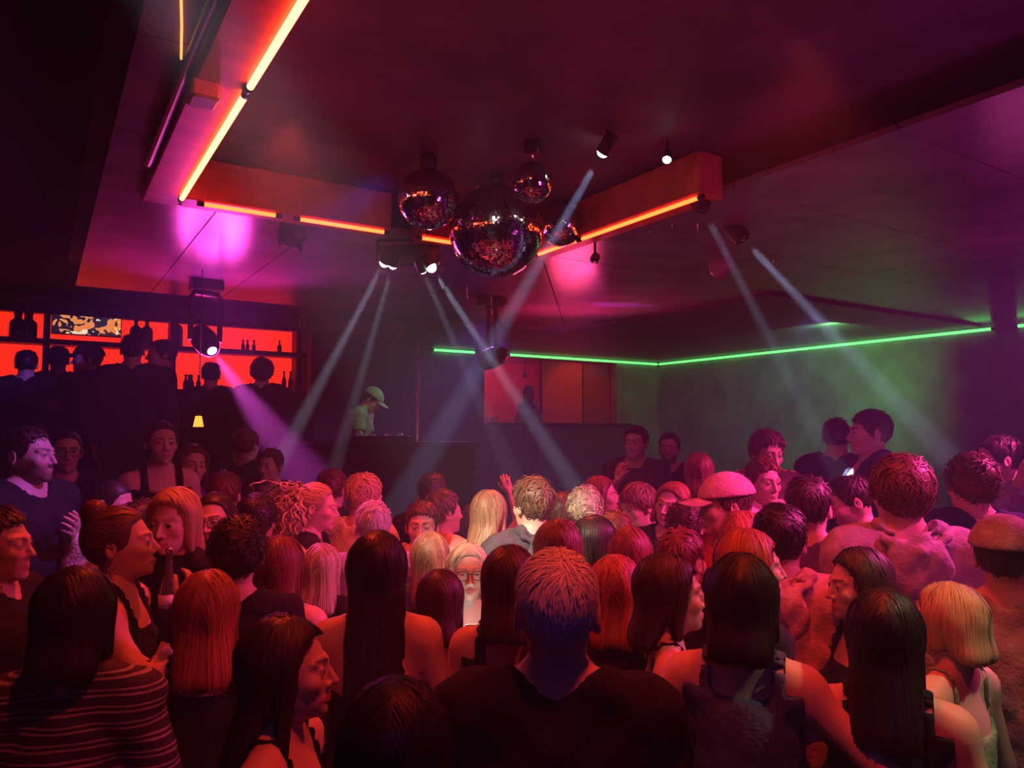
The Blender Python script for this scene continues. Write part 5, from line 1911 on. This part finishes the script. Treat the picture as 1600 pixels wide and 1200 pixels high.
P('person with long black hair and elbows out, wearing a denim vest', 1158, 862, 2.0, 174, 'f', ('long', 'black', {'L': 0.1, 'dens': 1.7, 'fine': 0.7}), ('tank', 'denim'), ('akimbo', 'akimbo'), group=GF)
P('person with dark hair and a small earring looking aside, black square-necked top', 1342, 853, 2.35, -62, 'f', ('long', 'dark', {'L': 0.14, 'dens': 1.7, 'fine': 0.7}), ('tank', 'black'), ('down', 'bent'), hd=True, earring='stud', hp=4, group=GF)
P('person with glossy black centre-parted hair, bare bent arm, black dress', 1380, 917, 1.9, 178, 'f', ('long', 'black', {'L': 0.22, 'dens': 1.7, 'fine': 0.7}), ('tank', 'black'), ('akimbo', 'bent'), group=GF)
P('person with loose blond hair and a bare shoulder with a green strap', 1486, 908, 2.2, -118, 'f', ('long', 'blond', {'L': 0.06, 'dens': 1.7, 'fine': 0.7}), ('strap', 'green'), ('down', 'down'), hd=True, group=GF)
P('broad person in a greyish tee and a grey flat cap, seen from behind', 1568, 806, 2.3, 176, 'm', ('crop', 'dark'), ('tee', 'grey'), ('down', 'down'), cap=('grey', False, True), heavy=0.06, group=GF)
# --- left part
P('bearded person in a black tee with undercut hair and hand at chest, looking aside', 42, 663, 3.35, 42, 'm', ('crop', 'dark', {'volume': 1.6}), ('tee', 'black'), ('chest', 'down'), hy=14, hd=True, beard=0.75)
P('smiling person with glasses and hair tied back, behind the bearded one', 104, 670, 4.25, 6, 'f', ('pony', 'dark', {'L': 0.2}), ('long', 'black'), ('bent', 'down'), hd=True, glasses='black')
P('person with slim face and dark tied hair holding a drink with both hands', 252, 655, 4.35, 14, 'f', ('pony', 'dark', {'L': 0.2}), ('tank', 'black'), ('bent', 'bent'), hd=True)
P('laughing person with loose brown hair by the small orange lamp', 302, 692, 4.5, 20, 'f', ('long', 'brown', {'L': 0.15}), ('tee', 'purple'), ('face', 'down'), hd=True, hr=6)
P('person with cropped hair bending past the pinned-up hair', 186, 748, 3.5, 60, 'm', ('buzz', 'dark'), ('tee', 'white'), ('down', 'down'), hp=18)
P('person with straight blond hair in a black turtleneck holding a bottle', 272, 760, 3.0, -28, 'f', ('long', 'blond', {'L': 0.11, 'part': -0.01}), ('long', 'black', {'collar': 0.035}), ('toast_out', 'down'), hd=True, hp=6, key='bottle_holder')
P('person with glasses and dark pulled-back hair beside the blond turtleneck', 334, 766, 3.05, -20, 'f', ('pony', 'dark', {'L': 0.15}), ('tank', 'black'), ('down', 'down'), hd=True, glasses='black', hr=-5)
P('person in a white top with pale arm behind the blond turtleneck', 222, 778, 3.35, 150, 'm', ('short', 'dark'), ('tee', 'white'), ('down', 'down'))
P('person with short tight black curls and a white collar', 402, 767, 3.2, 160, 'm', ('curly', 'black', {'volume': 0.4}), ('tee', 'white'), ('down', 'down'), skin='d')
P('person in profile with a curly blond ponytail and black top', 497, 752, 3.4, 84, 'f', ('pony', 'blond', {'curl': 1.0, 'L': 0.30}), ('tee', 'black'), ('down', 'bent'), hp=8, hd=True)
P('person with tousled blond hair in a white tee with a dark strap', 572, 738, 3.55, 132, 'm', ('wavy', 'blond'), ('tee', 'white'), ('ear', 'down'), hp=10)
P('person with greying short hair in a lavender and white printed tee', 584, 781, 3.2, 176, 'm', ('crop', 'grey'), ('tee', 'lavender'), ('down', 'down'), hp=8)
P('person with straight ash-blond hair beside the lavender tee', 503, 848, 2.9, 168, 'f', ('long', 'ash', {'L': 0.15}), ('tee', 'black'), ('down', 'down'))
# --- middle
P('person with brown fringe facing forward in a pink shirt, eyes lowered', 660, 781, 3.45, -4, 'm', ('short', 'brown', {'fringe': 0.35}), ('shirt', 'pink'), ('down', 'down'), hd=True, hp=0, eyes=0.6)
P('person with brown side-swept hair and pink tee behind the brown fringe', 690, 764, 3.9, 120, 'm', ('short', 'brown'), ('tee', 'pink'), ('down', 'down'))
P('person with dark reddish cropped hair by the thin pole', 675, 737, 4.3, 165, 'm', ('crop', 'dark'), ('tee', 'black'), ('down', 'down'))
P('person with straight light brown hair before the pink shirt', 672, 830, 2.95, 176, 'f', ('long', 'light', {'L': 0.18}), ('tee', 'denim'), ('down', 'down'))
P('person with blond hair and black glasses, face lit white by a phone', 730, 847, 2.85, 6, 'f', ('long', 'ash', {'L': 0.14}), ('tank', 'black'), ('face', 'face'), hd=True, glasses='black', hp=-4, key='phone_holder')
P('person with long wavy light brown hair and bare back with black straps', 766, 764, 3.45, 150, 'f', ('long', 'light', {'L': 0.16, 'curl': 0.5}), ('strap', 'black', {'back': 0.05}), ('bent', 'down'), hp=8)
P('person raising a hand beside the wavy light brown hair', 742, 785, 4.4, 170, 'f', ('long', 'auburn', {'L': 0.15}), ('tee', 'black'), ('down', 'up'))
P('person with thick wavy hair, dark hoodie and white collar, seen from behind', 834, 743, 3.2, -150, 'm', ('wavy', 'brown', {'volume': 1.3}), ('hoodie', 'charcoal'), ('down', 'down'), inner='white')
P('person with flat brown hair half hidden beside the thick wavy hair', 880, 768, 4.1, 150, 'm', ('short', 'brown'), ('tee', 'grey'), ('down', 'down'))
P('person with curly bleached hair on top, seen from behind', 914, 757, 3.7, 165, 'm', ('curly', 'ash', {'volume': 0.8}), ('tee', 'white'), ('down', 'down'))
P('person in profile with long dark red-lit hair behind the bleached curls', 936, 742, 4.1, 84, 'f', ('long', 'auburn', {'L': 0.18}), ('tee', 'black'), ('down', 'down'), hd=True)
P('person with a swept fringe looking down in a pink collared shirt', 992, 754, 3.8, -52, 'm', ('mop', 'light', {'fringe': 0.6}), ('shirt', 'pink', {'collar': 0.03}), ('down', 'bent'), hd=True, hp=14)
P('person with brown bob in front of the dark hoodie', 872, 810, 2.75, 176, 'f', ('bob', 'brown'), ('tee', 'grey'), ('down', 'down'))
P('person with long black hair in profile beside the brown bob', 928, 804, 2.95, -100, 'f', ('long', 'black', {'L': 0.20, 'part': 0.02}), ('tee', 'black'), ('down', 'down'), hd=True)
P('person with tousled reddish-brown hair behind the orange-red bob', 962, 797, 3.3, 176, 'm', ('short', 'auburn'), ('tee', 'black'), ('down', 'down'))
P('person with smooth dark auburn hair behind the orange-red bob', 984, 822, 2.8, 178, 'f', ('bob', 'auburn'), ('tee', 'black'), ('down', 'down'))
P('person with smooth dark hair and ear showing, behind the pointed profile', 1062, 822, 2.7, 150, 'm', ('crop', 'auburn'), ('tee', 'black'), ('down', 'down'))
P('person with curly brown hair between the pink cap and pink collar', 1070, 780, 3.4, 170, 'm', ('curly', 'brown', {'volume': 0.8}), ('tee', 'black'), ('down', 'down'))
P('person with red-lit face laughing behind the curly brown hair', 1058, 752, 3.6, -24, 'f', ('long', 'ginger', {'L': 0.12}), ('tee', 'black'), ('down', 'down'), hd=True, hr=12)
P('person in a pink baseball cap in profile looking down', 1130, 741, 3.2, -74, 'm', ('short', 'brown'), ('tee', 'red'), ('down', 'bent'), hd=True, hp=8, cap=('pink',))
P('person with long ginger hair behind the denim vest', 1160, 796, 2.85, 150, 'f', ('long', 'ginger', {'L': 0.16}), ('tee', 'black'), ('down', 'down'))
P('person with copper hair turned aside before the pink hoodie', 1165, 824, 2.4, 110, 'f', ('long', 'ginger', {'L': 0.14}), ('tee', 'black'), ('down', 'down'), hd=True)
P('person with dark tousled hair in a pink hoodie, seen from behind', 1218, 785, 2.5, 172, 'm', ('wavy', 'black'), ('hoodie', 'pink'), ('down', 'down'))
P('person in a pink tee looking down towards a white cup', 1192, 714, 3.8, 36, 'm', ('short', 'auburn', {'fringe': 0.2}), ('tee', 'pink'), ('down', 'face'), hd=True, hp=6, key='cup_holder')
P('person with dark cropped hair in a purple tee, seen from behind', 1262, 742, 2.95, 170, 'm', ('short', 'dark'), ('tee', 'purple'), ('down', 'down'))
P('person in profile looking down beside the purple tee', 1314, 744, 3.15, -80, 'm', ('short', 'dark'), ('tee', 'navy'), ('down', 'down'), hp=24, hd=True, beard=0.4)
P('tall person in a pale pink hoodie with big hood, seen from behind', 1408, 708, 2.7, -158, 'm', ('mop', 'brown'), ('hoodie', 'lightgrey'), ('down', 'down'), hy=0)
# --- podium
P('person in a floral shirt with long wavy hair, behind the pink tee', 1200, 671, 4.4, 30, 'm', ('mop', 'brown', {'volume': 1.5, 'fringe': 0.3}), ('shirt', 'floral'), ('down', 'down'), hp=12, hd=True, group=GP)
P('person in dark jacket with cropped hair by the green wall, seen from behind', 1306, 651, 5.0, 172, 'm', ('crop', 'dark'), ('jacket', 'black'), ('down', 'down'), group=GP, inner='black')
P('person with fringe in profile, open dark jacket over a pink tee', 1362, 639, 4.4, -66, 'm', ('short', 'dark', {'fringe': 0.6}), ('jacket', 'navy'), ('down', 'down'), hd=True, inner='pink', group=GP, hy=-8)
P('person with curly brown hair and dark jacket beside the pale hoodie', 1518, 706, 2.95, -152, 'm', ('curly', 'brown'), ('jacket', 'navy'), ('down', 'down'), inner='pink', group=GP)
P('person in violet light with a raised arm behind the head, violet tee', 1558, 678, 3.75, -74, 'm', ('short', 'black'), ('tee', 'lavender'), ('behind_head', 'down'), hd=True, beard=0.5, hp=6, group=GP)
P('person by the green wall with a forearm across the chest', 994, 664, 5.6, -20, 'm', ('short', 'dark'), ('tee', 'charcoal'), ('crossed', 'mouth'), group=GP)
P('bearded person by the green wall with an arm stretched forward', 1046, 674, 5.7, -8, 'm', ('crop', 'dark'), ('tee', 'black'), ('down', 'front'), beard=0.8, group=GP)
P('person with tall smooth red-lit hair on the podium, seen from behind', 1092, 706, 4.4, 176, 'f', ('long', 'auburn', {'L': 0.12}), ('tee', 'red'), ('down', 'down'), group=GP)
# --- raised bar and DJ
for px, top, d, phi, cap_, lab in ((42, 546, 6.6, 175, None, 'dark figure at the raised bar beside the round-headed one'), (92, 540, 6.9, 180, None, 'dark round-headed figure at the raised bar below the television'),
                                   (140, 538, 6.5, -90, ('black',), 'dark figure in a peaked cap at the raised bar'), (208, 521, 6.0, 178, None, 'tallest dark figure at the raised bar'),
                                   (256, 530, 6.4, -82, None, 'dark figure in profile at the raised bar beside the tallest one'), (330, 565, 6.9, 176, None, 'dark figure at the raised bar under the moving head light'), (410, 556, 6.8, 174, None, 'dark figure with bushy hair at the end of the raised bar')):
    P(lab, px, top, d, phi, 'm', ('afro', 'black', {'volume': 0.6}) if px == 410 else ('short', 'black'), ('jacket', 'black'), ('down', 'bent'), cap=cap_, inner='black', group=GB, pants='black')
P('DJ in a pale green cap and green shirt leaning over the desk', 592, 609, 7.0, 78, 'm', ('short', 'dark'), ('shirt', 'green'), ('decks', 'decks'), lean=22, hp=16, cap=('green',), group=GB)
P('person with bare arms inside the red booth, seen from behind', 826, 602, 11.9, 150, 'f', ('long', 'dark', {'L': 0.2}), ('tank', 'black'), ('down', 'bent'), group=GB, floor=1.05)
for px, top, d, phi, lab in ((384, 668, 5.6, 150, 'hazy figure standing in the magenta beam'), (424, 700, 5.2, -30, 'hazy figure at the foot of the magenta beam'), (518, 731, 4.6, 160, 'person with dark reddish hair behind the curly ponytail'), (350, 735, 4.0, 170, 'person with dark hair behind the glasses and pulled-back hair')):
    P(lab, px, top, d, phi, 'm', ('short', 'auburn'), ('tee', 'charcoal'), ('down', 'down'))
print('PEOPLE', len(PEOPLE), time.time() - T0)

# ------------------------------------------------------------------ things held
hpos, hf, hn = hand_world('bottle_holder', 'L')
bt = empty('beer_bottle', hpos - Vector((0, 0, 0.10)))
tag(bt, 'clear bottle with white label held by the blond person in black turtleneck', 'bottle')
MB().lathe([(0.028, 0), (0.030, 0.008), (0.030, 0.13), (0.024, 0.165), (0.0125, 0.205), (0.0115, 0.262), (0.0135, 0.265), (0.0135, 0.275)], 18).build('glass_body', mat('bottle_glass', (0.10, 0.09, 0.09), 0.08, 0, 0.8), bt, 'auto')
MB().lathe([(0.0308, 0.075), (0.0308, 0.125)], 18).build('paper_label', mat('paper', (0.75, 0.72, 0.68), 0.7), bt, True)
MB().lathe([(0.0145, 0.268), (0.0145, 0.280), (0.010, 0.283), (0, 0.283)], 14).build('bottle_cap', m_chrome, bt, 'auto')
hpos, hf, hn = hand_world('cup_holder', 'R')
cu = empty('drinking_cup', hpos - Vector((0, 0, 0.05)))
tag(cu, 'white paper cup held beside the person in pink tee', 'cup')
MB().lathe([(0.030, 0), (0.031, 0.004), (0.043, 0.125), (0.045, 0.126), (0.045, 0.130), (0.041, 0.130), (0.029, 0.010), (0, 0.010)], 20).build('cup_wall', mat('white_card', (0.8, 0.78, 0.8), 0.6), cu, 'auto')
MB().lathe([(0.0455, 0.122), (0.0468, 0.126), (0.0455, 0.131)], 20).build('rolled_rim', MATS['white_card'], cu, True)
hpos, hf, hn = hand_world('phone_holder', 'R')
hp2, _, _ = hand_world('phone_holder', 'L')
root = PEOPLE_BY_LABEL['phone_holder'][0]
Mh_ = PEOPLE_BY_LABEL['phone_holder'][2]
face = root.matrix_basis @ (Mh_ @ Vector((0, -0.10, -0.03)))
mid = (hpos + hp2) / 2
nrm = (face - mid).normalized()
Mp = Matrix.Translation(mid) @ nrm.to_track_quat('Z', 'Y').to_matrix().to_4x4()
ph = empty('phone', mid)
tag(ph, 'black smartphone with lit screen held up before the face with glasses', 'phone')
Mp0 = Matrix.Translation(-mid) @ Mp
MB().box((-0.037, -0.075, -0.005), (0.037, 0.075, 0.003), Mp0, bev=0.003).build('casing', m_metal, ph)
MB().box((-0.033, -0.070, 0.003), (0.033, 0.070, 0.0042), Mp0).build('display', mat_emit('phone_glow', (0.95, 0.97, 1.0), 14.0), ph)
